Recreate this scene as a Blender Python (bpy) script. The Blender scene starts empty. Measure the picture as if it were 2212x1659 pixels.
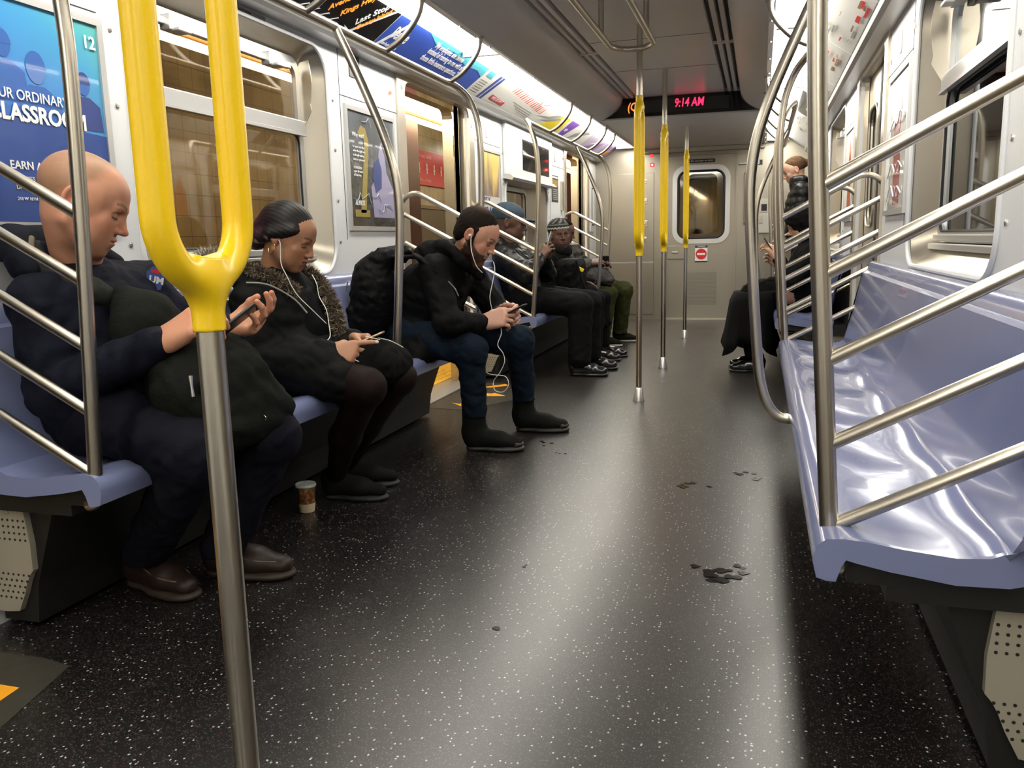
import bpy, bmesh, math, random
import numpy as np
from mathutils import Vector, Matrix
from mathutils.geometry import tessellate_polygon

random.seed(4); np.random.seed(4)
scene = bpy.context.scene
COL = scene.collection
PI = math.pi

# ------------------------------------------------------------------ camera
cd = bpy.data.cameras.new('camera'); cam = bpy.data.objects.new('camera', cd); COL.objects.link(cam)
cd.sensor_fit = 'HORIZONTAL'; cd.sensor_width = 36.0; cd.lens = 1794.4 / 2212 * 36.0
cd.clip_start = 0.02; cd.clip_end = 100
cam.matrix_world = Matrix(((0.95910751, -0.02583904, 0.28186013, 0.675),
                           (0.28208231, 0.16919676, -0.9443527, 0.0),
                           (-0.02328865, 0.98524352, 0.16956662, 0.965),
                           (0, 0, 0, 1)))
scene.camera = cam
# ------------------------------------------------------------------ world, exposure
w = bpy.data.worlds.new('station_air'); scene.world = w; w.use_nodes = True
w.node_tree.nodes['Background'].inputs[0].default_value = (0.9, 0.72, 0.5, 1)
w.node_tree.nodes['Background'].inputs[1].default_value = 0.015
scene.view_settings.view_transform = 'Standard'
scene.view_settings.look = 'None'
scene.view_settings.gamma = 1.0
scene.view_settings.use_curve_mapping = False
scene.view_settings.exposure = 0.0
LAMP = 17.0          # strength of the fluorescent diffusers
scene.cycles.use_denoising = True
scene.cycles.max_bounces = 8
scene.cycles.caustics_reflective = False
scene.cycles.caustics_refractive = False
scene.cycles.sample_clamp_indirect = 6.0

# ------------------------------------------------------------------ materials
MATS = {}
def mat(name, col=(.5, .5, .5), rough=.5, metal=0., spec=.5, coat=0., emit=None, es=1., sheen=0., trans=0., ior=1.45):
    if name in MATS: return MATS[name]
    m = bpy.data.materials.new(name); m.use_nodes = True
    b = m.node_tree.nodes['Principled BSDF']
    b.inputs['Base Color'].default_value = (*col, 1)
    b.inputs['Roughness'].default_value = rough
    b.inputs['Metallic'].default_value = metal
    b.inputs['Specular IOR Level'].default_value = spec
    b.inputs['Coat Weight'].default_value = coat
    b.inputs['Sheen Weight'].default_value = sheen
    b.inputs['Transmission Weight'].default_value = trans
    b.inputs['IOR'].default_value = ior
    if emit: b.inputs['Emission Color'].default_value = (*emit, 1); b.inputs['Emission Strength'].default_value = es
    MATS[name] = m
    return m
def N(m, t, **kw):
    n = m.node_tree.nodes.new(t)
    for k, v in kw.items():
        if k in n.inputs: n.inputs[k].default_value = v
        else: setattr(n, k, v)
    return n
def L(m, a, b): m.node_tree.links.new(a, b)
def P(m): return m.node_tree.nodes['Principled BSDF']
def coords(m, scale=(1, 1, 1), kind='Object'):
    tc = N(m, 'ShaderNodeTexCoord'); mp = N(m, 'ShaderNodeMapping'); mp.inputs['Scale'].default_value = scale
    L(m, tc.outputs[kind], mp.inputs[0]); return mp.outputs[0]
def ramp(m, fac, stops, interp='LINEAR'):
    r = N(m, 'ShaderNodeValToRGB'); r.color_ramp.interpolation = interp
    e = r.color_ramp.elements
    while len(e) > 1: e.remove(e[-1])
    for i, (p, c) in enumerate(stops):
        if i == 0: e[0].position = p; e[0].color = (*c, 1)
        else: x = e.new(p); x.color = (*c, 1)
    L(m, fac, r.inputs[0]); return r.outputs[0]
def noise(m, vec, scale, detail=3., rough=.5):
    n = N(m, 'ShaderNodeTexNoise'); n.inputs['Scale'].default_value = scale; n.inputs['Detail'].default_value = detail
    n.inputs['Roughness'].default_value = rough; L(m, vec, n.inputs['Vector']); return n.outputs['Fac']
def bump(m, fac, strength=.2, dist=.002):
    b = N(m, 'ShaderNodeBump'); b.inputs['Strength'].default_value = strength; b.inputs['Distance'].default_value = dist
    L(m, fac, b.inputs['Height']); L(m, b.outputs[0], P(m).inputs['Normal'])
def grained(m, scale, amount, vec_scale=(1, 1, 1), detail=3.):
    'vary roughness a little'
    f = noise(m, coords(m, vec_scale), scale, detail)
    r0 = P(m).inputs['Roughness'].default_value
    mr = N(m, 'ShaderNodeMapRange'); mr.inputs['To Min'].default_value = max(.02, r0 - amount); mr.inputs['To Max'].default_value = r0 + amount
    L(m, f, mr.inputs['Value']); L(m, mr.outputs[0], P(m).inputs['Roughness']); return f

steel = mat('brushed_steel_tube', (.50, .46, .39), .285, 1.0)
steelw = mat('steel_panel', (.52, .48, .41), .33, .9); bump(steelw, grained(steelw, 30, .08, (1, 1, 14)), .03, .001)
steelv = mat('window_steel', (.58, .53, .44), .30, .9); grained(steelv, 9, .06)
alu = mat('aluminium_trim', (.62, .62, .62), .32, .75)
linerm = mat('white_liner', (.74, .75, .76), .33, 0, .5, .15); grained(linerm, 5, .08)
ceilm = mat('ceiling_panel', (.74, .715, .67), .36, 0, .5); grained(ceilm, 6, .07)
endm = mat('end_wall_steel', (.36, .33, .275), .36, .85); bump(endm, grained(endm, 40, .07, (12, 1, 1)), .03, .001)
darkm = mat('dark_gap', (.012, .012, .012), .6)
blackm = mat('black_plastic', (.010, .010, .011), .35)
rubber = mat('black_rubber', (.012, .012, .013), .55)
seatm = mat('lilac_plastic', (.195, .222, .385), .17, 0, .5, .35); grained(seatm, 12, .05)
skirtm = mat('dark_seat_base', (.009, .0085, .0075), .55)
creamm = mat('cream_steel_cover', (.40, .37, .29), .42, .2)
yellowm = mat('yellow_coating', (.83, .55, .008), .29, 0, .6, 0)
lampm = mat('fluorescent_diffuser', (.9, .9, .88), .4, emit=(1.0, .955, .85), es=LAMP)
screwm = mat('screw_head', (.6, .58, .54), .25, 1.)
whitep = mat('white_print', (.82, .82, .82), .5)
redp = mat('red_print', (.62, .02, .02), .45)
orangep = mat('orange_sticker', (.85, .36, .015), .55)

floorm = mat('speckled_floor', (.010, .009, .009), .30, 0, .85)
def _floor():
    m = floorm; co = coords(m)
    cols = []
    base = ramp(m, noise(m, co, 3.2, 4), [(.35, (.0055, .0044, .0044)), (.7, (.0105, .0085, .0082))])
    cur = base
    for sc, th, cc, dens in ((88, .17, (.42, .43, .42), .87), (150, .20, (.055, .055, .058), .60), (120, .16, (.10, .018, .02), .90), (200, .20, (.10, .09, .08), .80)):
        v = N(m, 'ShaderNodeTexVoronoi'); v.voronoi_dimensions = '2D'; v.inputs['Scale'].default_value = sc
        mp = N(m, 'ShaderNodeMapping'); mp.inputs['Scale'].default_value = (1, .8, 1); mp.inputs['Location'].default_value = (sc * .1, .3, 0)
        nn = N(m, 'ShaderNodeTexNoise'); nn.inputs['Scale'].default_value = sc * 1.5; L(m, co, nn.inputs['Vector'])
        ad = N(m, 'ShaderNodeVectorMath', operation='MULTIPLY_ADD'); ad.inputs[1].default_value = (.006, .006, 0)
        L(m, nn.outputs['Color'], ad.inputs[0]); L(m, co, ad.inputs[2]); L(m, ad.outputs[0], mp.inputs[0]); L(m, mp.outputs[0], v.inputs['Vector'])
        lt = N(m, 'ShaderNodeMath', operation='LESS_THAN'); lt.inputs[1].default_value = th; L(m, v.outputs['Distance'], lt.inputs[0])
        sp = N(m, 'ShaderNodeSeparateColor'); L(m, v.outputs['Color'], sp.inputs[0])
        gt = N(m, 'ShaderNodeMath', operation='GREATER_THAN'); gt.inputs[1].default_value = dens; L(m, sp.outputs[0], gt.inputs[0])
        mu = N(m, 'ShaderNodeMath', operation='MULTIPLY'); L(m, lt.outputs[0], mu.inputs[0]); L(m, gt.outputs[0], mu.inputs[1])
        mx = N(m, 'ShaderNodeMix', data_type='RGBA'); mx.inputs['B'].default_value = (*cc, 1)
        L(m, mu.outputs[0], mx.inputs[0]); L(m, cur, mx.inputs['A']); cur = mx.outputs['Result']
    L(m, cur, P(m).inputs['Base Color'])
    f = noise(m, coords(m, (1, .35, 1)), 4, 2, .5)
    mr = N(m, 'ShaderNodeMapRange'); mr.inputs['To Min'].default_value = .285; mr.inputs['To Max'].default_value = .36
    L(m, f, mr.inputs['Value']); L(m, mr.outputs[0], P(m).inputs['Roughness'])
_floor()

def glass(name, tint=(.75, .78, .78), refl=.22, dark=.7):
    m = bpy.data.materials.new(name); m.use_nodes = True; nt = m.node_tree; nt.nodes.clear()
    o = nt.nodes.new('ShaderNodeOutputMaterial'); t = nt.nodes.new('ShaderNodeBsdfTransparent'); g = nt.nodes.new('ShaderNodeBsdfGlossy')
    t.inputs[0].default_value = (*[c * dark for c in tint], 1); g.inputs[0].default_value = (.9, .9, .9, 1); g.inputs['Roughness'].default_value = .03
    f = nt.nodes.new('ShaderNodeLayerWeight'); f.inputs[0].default_value = .5
    pw = nt.nodes.new('ShaderNodeMath'); pw.operation = 'POWER'; pw.inputs[1].default_value = 3.2
    a = nt.nodes.new('ShaderNodeMath'); a.operation = 'MULTIPLY_ADD'; a.inputs[1].default_value = .9; a.inputs[2].default_value = refl
    a.use_clamp = True; nt.links.new(f.outputs['Facing'], pw.inputs[0])
    mx = nt.nodes.new('ShaderNodeMixShader')
    nt.links.new(pw.outputs[0], a.inputs[0]); nt.links.new(a.outputs[0], mx.inputs[0]); nt.links.new(t.outputs[0], mx.inputs[1])
    nt.links.new(g.outputs[0], mx.inputs[2]); nt.links.new(mx.outputs[0], o.inputs[0]); return m
glassm = glass('window_glass', (.80, .74, .64), .02, .95)
glassr = glass('dark_window_glass', (.6, .65, .65), .04, .6)

# ------------------------------------------------------------------ object helpers
def thing(name, label, cat, loc=(0, 0, 0), group=None):
    o = bpy.data.objects.new(name, None); o.empty_display_size = .05; COL.objects.link(o); o.location = loc
    o['label'] = label; o['category'] = cat
    if group: o['group'] = group
    return o
def tag(o, label, cat, group=None, kind=None):
    o['label'] = label; o['category'] = cat
    if group: o['group'] = group
    if kind: o['kind'] = kind
    return o
def struct(o, label=None):
    o['kind'] = 'structure'
    if label: o['label'] = label
    return o
def wloc(o):
    v = Vector((0, 0, 0))
    while o: v += o.location; o = o.parent
    return v
def link(name, me, m=None, parent=None, smooth=False, origin=None):
    'mesh given in world coordinates; the object origin goes to the parent base (or origin)'
    o = bpy.data.objects.new(name, me); COL.objects.link(o)
    off = wloc(parent) if parent else Vector((0, 0, 0))
    if origin is not None:
        me.transform(Matrix.Translation(-Vector(origin))); o.location = Vector(origin) - off
    elif parent:
        me.transform(Matrix.Translation(-off))
    if parent: o.parent = parent
    if m is not None:
        for x in (m if isinstance(m, (list, tuple)) else [m]): me.materials.append(x)
    if smooth:
        for p in me.polygons: p.use_smooth = True
    return o
def part_label(o, s): o['label'] = s; return o

class MB:
    def __init__(s): s.bm = bmesh.new()
    def box(s, lo, hi, bev=0):
        lo = Vector(lo); hi = Vector(hi); c = (lo + hi) / 2; d = hi - lo
        r = bmesh.ops.create_cube(s.bm, size=1.0, matrix=Matrix.Translation(c) @ Matrix.Diagonal((abs(d.x), abs(d.y), abs(d.z), 1)))
        if bev:
            es = list({e for v in r['verts'] for e in v.link_edges})
            bmesh.ops.bevel(s.bm, geom=es, offset=bev, segments=2, affect='EDGES', profile=.5)
        return s
    def obox(s, c, size, rot, bev=0):
        r = bmesh.ops.create_cube(s.bm, size=1.0, matrix=Matrix.Translation(c) @ rot.to_4x4() @ Matrix.Diagonal((*size, 1)))
        if bev:
            es = list({e for v in r['verts'] for e in v.link_edges})
            bmesh.ops.bevel(s.bm, geom=es, offset=bev, segments=2, affect='EDGES', profile=.5)
        return s
    def tube(s, pts, r, n=14, caps=True, closed=False):
        pts = [Vector(p) for p in pts]; K = len(pts)
        rr = r if isinstance(r, (list, tuple)) else [r] * K
        rings = []; up = None
        for i, p in enumerate(pts):
            if closed: t = (pts[(i + 1) % K] - pts[i - 1]).normalized()
            else: t = ((pts[min(i + 1, K - 1)] - pts[max(i - 1, 0)])).normalized()
            if up is None:
                a = Vector((0, 0, 1)) if abs(t.z) < .9 else Vector((1, 0, 0)); up = (a - t * a.dot(t)).normalized()
            else: up = (up - t * up.dot(t)).normalized()
            sd = t.cross(up)
            rings.append([s.bm.verts.new(p + (up * math.cos(2 * PI * k / n) + sd * math.sin(2 * PI * k / n)) * rr[i]) for k in range(n)])
        for i in range(K if closed else K - 1):
            a = rings[i]; b = rings[(i + 1) % K]
            for k in range(n): s.bm.faces.new((a[k], a[(k + 1) % n], b[(k + 1) % n], b[k]))
        if caps and not closed:
            s.bm.faces.new(rings[0][::-1]); s.bm.faces.new(rings[-1])
        return s
    def sweep(s, prof, frames, closed_prof=True, caps=True):
        'prof: list of 2D; frames: list of (origin, X, Y)'
        rings = [[s.bm.verts.new(Vector(o) + Vector(X) * p[0] + Vector(Y) * p[1]) for p in prof] for o, X, Y in frames]
        n = len(prof)
        for a, b in zip(rings[:-1], rings[1:]):
            for k in range(n if closed_prof else n - 1): s.bm.faces.new((a[k], a[(k + 1) % n], b[(k + 1) % n], b[k]))
        if caps and closed_prof: s.bm.faces.new(rings[0][::-1]); s.bm.faces.new(rings[-1])
        return s
    def lathe(s, prof, loc, n=24, axis='z'):
        prev = None
        for r, z in prof:
            ring = [s.bm.verts.new(Vector(loc) + (Vector((r * math.cos(2 * PI * k / n), r * math.sin(2 * PI * k / n), z)) if axis == 'z'
                    else Vector((z, r * math.cos(2 * PI * k / n), r * math.sin(2 * PI * k / n))) if axis == 'x'
                    else Vector((r * math.cos(2 * PI * k / n), z, r * math.sin(2 * PI * k / n))))) for k in range(n)]
            if prev:
                for k in range(n): s.bm.faces.new((prev[k], prev[(k + 1) % n], ring[(k + 1) % n], ring[k]))
            else: first = ring
            prev = ring
        s.bm.faces.new(first[::-1]); s.bm.faces.new(prev); return s
    def plate(s, loops, fn, th):
        'loops: outer + holes, 2D; fn(a,b,d) -> 3D, d depth; th thickness'
        L2 = [[Vector((p[0], p[1], 0)) for p in l] for l in loops]
        flat = [p for l in loops for p in l]
        tris = tessellate_polygon(L2)
        va = [s.bm.verts.new(fn(p[0], p[1], 0)) for p in flat]; vb = [s.bm.verts.new(fn(p[0], p[1], th)) for p in flat]
        for t in tris:
            try: s.bm.faces.new([va[i] for i in t]); s.bm.faces.new([vb[i] for i in t[::-1]])
            except ValueError: pass
        o = 0
        for l in loops:
            k = len(l)
            for i in range(k):
                j = (i + 1) % k; s.bm.faces.new((va[o + i], va[o + j], vb[o + j], vb[o + i]))
            o += k
        return s
    def build(s, name, m, parent=None, smooth=False, origin=None, bevel=0, ang=40):
        bmesh.ops.recalc_face_normals(s.bm, faces=s.bm.faces)
        me = bpy.data.meshes.new(name); s.bm.to_mesh(me); s.bm.free()
        o = link(name, me, m, parent, False, origin)
        if smooth:
            for p in me.polygons: p.use_smooth = True
            try: me.set_sharp_from_angle(angle=math.radians(ang))
            except Exception: pass
        return o
def rrect(a0, b0, a1, b1, r, n=8):
    rs = r if isinstance(r, (list, tuple)) else [r] * 4
    out = []
    for (cx, cy, t0), rr in zip(((a1, b1, 0), (a0, b1, 1), (a0, b0, 2), (a1, b0, 3)), rs):
        sx = 1 if cx == a1 else -1; sy = 1 if cy == b1 else -1
        for k in range(n + 1):
            t = (t0 + k / n) * PI / 2
            out.append((cx - sx * rr + rr * math.cos(t), cy - sy * rr + rr * math.sin(t)))
    return out
def arc_path(pts, r, n=8):
    'round the corners of a polyline'
    pts = [Vector(p) for p in pts]; out = [pts[0]]
    for i in range(1, len(pts) - 1):
        a = (pts[i - 1] - pts[i]); b = (pts[i + 1] - pts[i]); q = min(r, a.length * .49, b.length * .49)
        p0 = pts[i] + a.normalized() * q; p1 = pts[i] + b.normalized() * q
        for k in range(n + 1):
            t = k / n; out.append(p0 * (1 - t) ** 2 + pts[i] * 2 * t * (1 - t) + p1 * t * t)
    out.append(pts[-1]); return out
def spline(pts, n=6):
    pts = [Vector(p) for p in pts]; Q = [pts[0]] + pts + [pts[-1]]; out = []
    for i in range(1, len(Q) - 2):
        p0, p1, p2, p3 = Q[i - 1], Q[i], Q[i + 1], Q[i + 2]
        for k in range(n):
            t = k / n
            out.append(.5 * ((2 * p1) + (p2 - p0) * t + (2 * p0 - 5 * p1 + 4 * p2 - p3) * t * t + (3 * p1 - p0 - 3 * p2 + p3) * t ** 3))
    out.append(pts[-1]); return out
def text(name, s, size, org, X, Y, m, parent=None, align='LEFT', ext=.0006, bold=0., shear=0., sx=1., spacing=1., fit=None):
    c = bpy.data.curves.new(name, 'FONT'); c.body = s;  c.size = size; c.extrude = ext; c.offset = bold; c.shear = shear
    c.align_x = align; c.align_y = 'BOTTOM_BASELINE' if False else 'BOTTOM'; c.space_character = spacing; c.resolution_u = 3
    t = bpy.data.objects.new(name, c); COL.objects.link(t)
    bpy.context.view_layer.update()
    me = bpy.data.meshes.new_from_object(t.evaluated_get(bpy.context.evaluated_depsgraph_get()))
    bpy.data.objects.remove(t); bpy.data.curves.remove(c)
    me.materials.clear()
    if fit:
        xs = [v.co.x for v in me.vertices]; x0 = min(xs); k = fit / (max(xs) - x0) / sx
        for v in me.vertices: v.co.x = (v.co.x - x0) * k
    X = Vector(X).normalized(); Y = Vector(Y).normalized(); Z = X.cross(Y)
    M = Matrix(((X.x * sx, Y.x, Z.x, org[0]), (X.y * sx, Y.y, Z.y, org[1]), (X.z * sx, Y.z, Z.z, org[2]), (0, 0, 0, 1)))
    me.transform(M); me.name = name
    return link(name, me, m, parent)
# ------------------------------------------------------------------ signed distance surfaces (numpy) -> quad meshes
def nets(F, lo, h):
    'naive surface nets on scalar grid F (negative inside)'
    S = F < 0
    nx, ny, nz = F.shape
    corners = [(i, j, k) for i in (0, 1) for j in (0, 1) for k in (0, 1)]
    cnt = np.zeros((nx - 1, ny - 1, nz - 1), np.int8)
    for i, j, k in corners: cnt += S[i:nx - 1 + i, j:ny - 1 + j, k:nz - 1 + k]
    mask = (cnt > 0) & (cnt < 8)
    idx = np.argwhere(mask)
    ids = -np.ones(mask.shape, np.int64); ids[mask] = np.arange(len(idx))
    vals = {c: F[idx[:, 0] + c[0], idx[:, 1] + c[1], idx[:, 2] + c[2]] for c in corners}
    acc = np.zeros((len(idx), 3)); n = np.zeros(len(idx))
    for c in corners:
        for ax in range(3):
            if c[ax]: continue
            d = list(c); d[ax] = 1; d = tuple(d)
            a = vals[c]; b = vals[d]; cr = (a < 0) != (b < 0)
            t = np.where(cr, a / np.where(a == b, 1, a - b), 0)
            for m in range(3):
                acc[:, m] += np.where(cr, c[m] + (t if m == ax else 0), 0)
            n += cr
    V = (idx + acc / n[:, None]) * h + np.asarray(lo)
    Q = []
    for ax in range(3):
        o = [a for a in range(3) if a != ax]
        sl0 = [slice(None)] * 3; sl1 = [slice(None)] * 3
        sl0[ax] = slice(0, -1); sl1[ax] = slice(1, None)
        cr = S[tuple(sl0)] != S[tuple(sl1)]
        e = np.argwhere(cr)
        ok = (e[:, o[0]] > 0) & (e[:, o[1]] > 0) & (e[:, o[0]] < mask.shape[o[0]]) & (e[:, o[1]] < mask.shape[o[1]])
        e = e[ok]
        q = []
        for du, dv in ((-1, -1), (0, -1), (0, 0), (-1, 0)):
            f = e.copy(); f[:, o[0]] += du; f[:, o[1]] += dv; q.append(ids[f[:, 0], f[:, 1], f[:, 2]])
        q = np.stack(q, 1)
        neg = S[e[:, 0], e[:, 1], e[:, 2]]
        flip = neg if ax != 1 else ~neg
        q[~flip] = q[~flip][:, ::-1]
        Q.append(q)
    Q = np.concatenate(Q); Q = Q[(Q >= 0).all(1)]
    return V, Q
def relax(V, Q, it=1, lam=.5):
    for _ in range(it):
        A = np.zeros_like(V); c = np.zeros(len(V))
        for k in range(4):
            j = (k + 1) % 4
            for a in range(3): A[:, a] += np.bincount(Q[:, k], V[Q[:, j], a], len(V)) + np.bincount(Q[:, j], V[Q[:, k], a], len(V))
            c += np.bincount(Q[:, k], minlength=len(V)) + np.bincount(Q[:, j], minlength=len(V))
        V = V + lam * (A / np.maximum(c, 1)[:, None] - V)
    return V
def sdf_mesh(fn, lo, hi, h):
    lo = np.asarray(lo, float); hi = np.asarray(hi, float)
    ax = [np.arange(lo[i], hi[i] + h, h) for i in range(3)]
    Pg = np.stack(np.meshgrid(*ax, indexing='ij'), -1)
    V, Q = nets(fn(Pg), lo, h); V = relax(V, Q, 4)
    for _ in range(3):       # settle the vertices on the exact surface
        e = 2e-4; f0 = fn(V); g = np.stack([(fn(V + np.eye(3)[i] * e) - fn(V - np.eye(3)[i] * e)) / (2 * e) for i in range(3)], -1)
        V = V - g * (f0 / np.maximum((g * g).sum(-1), .05))[:, None]
    return V, Q
def np_mesh(name, V, Q, col=None, mats=None):
    me = bpy.data.meshes.new(name)
    me.vertices.add(len(V)); me.vertices.foreach_set('co', np.asarray(V, np.float32).ravel())
    n = len(Q); k = Q.shape[1]
    me.loops.add(n * k); me.loops.foreach_set('vertex_index', Q.astype(np.int32).ravel())
    me.polygons.add(n); me.polygons.foreach_set('loop_start', np.arange(0, n * k, k, dtype=np.int32))
    me.polygons.foreach_set('loop_total', np.full(n, k, np.int32))
    if mats is not None: me.polygons.foreach_set('material_index', mats.astype(np.int32))
    me.update(calc_edges=True); me.validate()
    if col is not None:
        a = me.color_attributes.new('tone', 'FLOAT_COLOR', 'POINT')
        c = np.ones((len(V), 4), np.float32); c[:, :3] = col; a.data.foreach_set('color', c.ravel())
    return me

class SDF:
    'collects blended primitives; every primitive only touches the grid block around it'
    def __init__(s, h): s.h = h; s.pr = []
    def cone(s, a, b, ra, rb=None, k=.02, flat=None, op='u'):
        a = np.array(a, float); b = np.array(b, float); rb = ra if rb is None else rb
        def f(Pn):
            Pq = Pn; A = a; B = b
            if flat is not None:
                n_, sc = flat; n_ = np.array(n_, float); n_ /= np.linalg.norm(n_)
                c = (a + b) / 2
                Pq = Pn + ((Pn - c) @ n_)[..., None] * n_ * (1 / sc - 1)
                A = a + ((a - c) @ n_) * n_ * (1 / sc - 1); B = b + ((b - c) @ n_) * n_ * (1 / sc - 1)
            ab = B - A; L2 = max(ab @ ab, 1e-9)
            t = np.clip(((Pq - A) @ ab) / L2, 0, 1)
            d = np.linalg.norm(Pq - A - t[..., None] * ab, axis=-1) - (ra + (rb - ra) * t)
            return d * (min(1, flat[1]) ** .5 if flat is not None else 1)
        m = max(ra, rb) * (max(1, flat[1]) if flat is not None else 1) + k + s.h * 3
        s.pr.append((f, np.minimum(a, b) - m, np.maximum(a, b) + m, k, op)); return s
    def ell(s, c, r, R=None, k=.015, op='u'):
        c = np.array(c, float); r = np.array(r, float); R_ = None if R is None else np.array(R, float)
        def f(Pn):
            q = Pn - c
            if R_ is not None: q = q @ R_          # columns of R = local axes
            k0 = np.linalg.norm(q / r, axis=-1); k1 = np.linalg.norm(q / (r * r), axis=-1) + 1e-9
            return k0 * (k0 - 1) / k1
        m = r.max() + k + s.h * 3
        s.pr.append((f, c - m, c + m, k, op)); return s
    def box(s, c, hsz, R=None, rnd=.01, k=.01, op='u'):
        c = np.array(c, float); hs = np.array(hsz, float) - rnd; R_ = None if R is None else np.array(R, float)
        def f(Pn):
            q = Pn - c
            if R_ is not None: q = q @ R_
            q = np.abs(q) - hs
            return np.linalg.norm(np.maximum(q, 0), axis=-1) + np.minimum(q.max(-1), 0) - rnd
        m = np.linalg.norm(hsz) + k + s.h * 3
        s.pr.append((f, c - m, c + m, k, op)); return s
    def plane(s, p, n, k=.01):
        'cut away everything on the +n side'
        p = np.array(p, float); n = np.array(n, float); n /= np.linalg.norm(n)
        s.pr.append((lambda Pn: (Pn - p) @ n, None, None, k, 'i')); return s
    def disp(s, fn): s.pr.append((fn, None, None, 0, 'd')); return s
    def mesh(s):
        us = [p for p in s.pr if p[4] == 'u']
        lo = np.min([p[1] for p in us], 0); hi = np.max([p[2] for p in us], 0)
        h = s.h
        ax = [np.arange(lo[i], hi[i] + h, h) for i in range(3)]
        sh = tuple(len(a) for a in ax)
        F = np.full(sh, 1.0, np.float32)
        for f, l, u, k, op in s.pr:
            if l is None: a0 = [0, 0, 0]; a1 = list(sh)
            else:
                a0 = [max(0, int((l[i] - lo[i]) / h)) for i in range(3)]; a1 = [min(sh[i], int((u[i] - lo[i]) / h) + 2) for i in range(3)]
                if any(a1[i] <= a0[i] for i in range(3)): continue
            G = np.stack(np.meshgrid(*[ax[i][a0[i]:a1[i]] for i in range(3)], indexing='ij'), -1).astype(np.float32)
            sub = F[a0[0]:a1[0], a0[1]:a1[1], a0[2]:a1[2]]
            d = f(G)
            if op == 'd': sub[...] = sub + d; continue
            if op == 'u':
                hh = np.clip(.5 + .5 * (sub - d) / k, 0, 1); sub[...] = sub * (1 - hh) + d * hh - k * hh * (1 - hh)
            elif op == 's':
                d = -d; hh = np.clip(.5 - .5 * (sub - d) / k, 0, 1); sub[...] = sub * (1 - hh) + d * hh + k * hh * (1 - hh)
            elif op == 'i':
                hh = np.clip(.5 - .5 * (sub - d) / k, 0, 1); sub[...] = sub * (1 - hh) + d * hh + k * hh * (1 - hh)
        V, Q = nets(F, lo, h); return relax(V, Q, 1), Q

def wob(P_, fr, seed=0):
    'cheap smooth noise in about -1..1'
    r = np.random.RandomState(seed); out = 0
    for i in range(5):
        d = r.normal(size=3); d /= np.linalg.norm(d); f = fr * (.6 + .9 * r.rand())
        out = out + np.sin((P_ @ d) * f * 2 * PI + r.rand() * 6.28 + 1.6 * np.sin((P_ @ np.roll(d, 1)) * f * 3.1 + r.rand() * 6))
    return out / 5
def folds(amp, fr, seed=0):
    def f(P_):
        a = wob(P_, fr, seed); b = wob(P_, fr * 2.3, seed + 9)
        return amp * ((1 - np.abs(a) * 1.9) * .8 + b * .45)
    return f
def Rz(a): c, s_ = math.cos(a), math.sin(a); return np.array([[c, -s_, 0], [s_, c, 0], [0, 0, 1]])
def face_R(yaw, pitch, roll=0):
    'columns: local x (their left... to the right of view), y forward, z up; pitch > 0 looks down'
    y = math.radians(yaw); p = math.radians(pitch); r = math.radians(roll)
    fwd = np.array([math.cos(y) * math.cos(p), math.sin(y) * math.cos(p), -math.sin(p)])
    right = np.array([math.sin(y), -math.cos(y), 0.])
    up = np.cross(right, fwd)
    right, up = right * math.cos(r) + up * math.sin(r), up * math.cos(r) - right * math.sin(r)
    return np.stack([right, fwd, up], 1)
# ================================================================== THE CAR
WX = 1.22; Y0 = -3.0; Y1 = 10.03; ZC = 2.145
DOORS = [(.38, 1.44), (4.39, 5.45), (8.41, 9.47)]
NICHES = {-1: [(2.25, 3.53, .84, 1.83), (6.28, 7.62, .84, 1.45)], 1: [(2.25, 3.53, .84, 1.83), (6.25, 7.6, .84, 1.83)]}
SIDE = {-1: 'left', 1: 'right'}
# floor: one sheet, with the door threshold strips as trims
struct(MB().box((-1.34, Y0, -.06), (1.34, Y1, 0)).build('floor', floorm))
# ceiling: flat centre, vent troughs, curved soffits down to the light strips
def ceil_profile():
    p = [(-.69, 1.97)]
    for k in range(1, 8):
        t = k / 8 * PI / 2; p.append((-.69 + .20 * math.sin(t), 1.97 + (ZC - 1.97) * (1 - math.cos(t)) * .55 + (ZC - 1.97) * .45 * k / 8))
    p += [(-.49, ZC)]
    for a in (-.49, .36):
        e = .13
        if a < 0: xs = [(-.485, 0), (-.480, 1), (-.465, 1), (-.46, 0), (-.437, 0), (-.432, 1), (-.42, 1), (-.415, 0), (-.39, 0), (-.385, 1), (-.365, 1), (-.36, 0)]
        else: xs = [(.36, 0), (.365, 1), (.385, 1), (.39, 0), (.415, 0), (.42, 1), (.432, 1), (.437, 0), (.46, 0), (.465, 1), (.480, 1), (.485, 0)]
        p += [(x, ZC + .05 * q) for x, q in xs]
    p += [(.49, ZC)]
    for k in range(7, 0, -1):
        t = k / 8 * PI / 2; p.append((.69 - .20 * math.sin(t), 1.97 + (ZC - 1.97) * (1 - math.cos(t)) * .55 + (ZC - 1.97) * .45 * k / 8))
    p += [(.69, 1.97)]
    return p + [(.69, 2.3), (-.69, 2.3)]
mb = MB(); mb.sweep(ceil_profile(), [((0, Y0, 0), (1, 0, 0), (0, 0, 1)), ((0, 7.42, 0), (1, 0, 0), (0, 0, 1))])
o = struct(mb.build('ceiling', ceilm, smooth=True, ang=35))
mb = MB()
for y in (1.9, 3.6, 5.287, 6.23): mb.box((-.355, y - .002, ZC - .0012), (.355, y + .002, ZC + .001))
mb.build('panel_seam', darkm, o)
mb = MB()
for x0, x1 in ((-.478, -.467), (-.431, -.421), (-.384, -.366), (.366, .384), (.421, .431), (.467, .478)): mb.box((x0, Y0, ZC + .03), (x1, 7.41, ZC + .045))
mb.build('vent_slot', darkm, o)
mb = MB()
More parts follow.
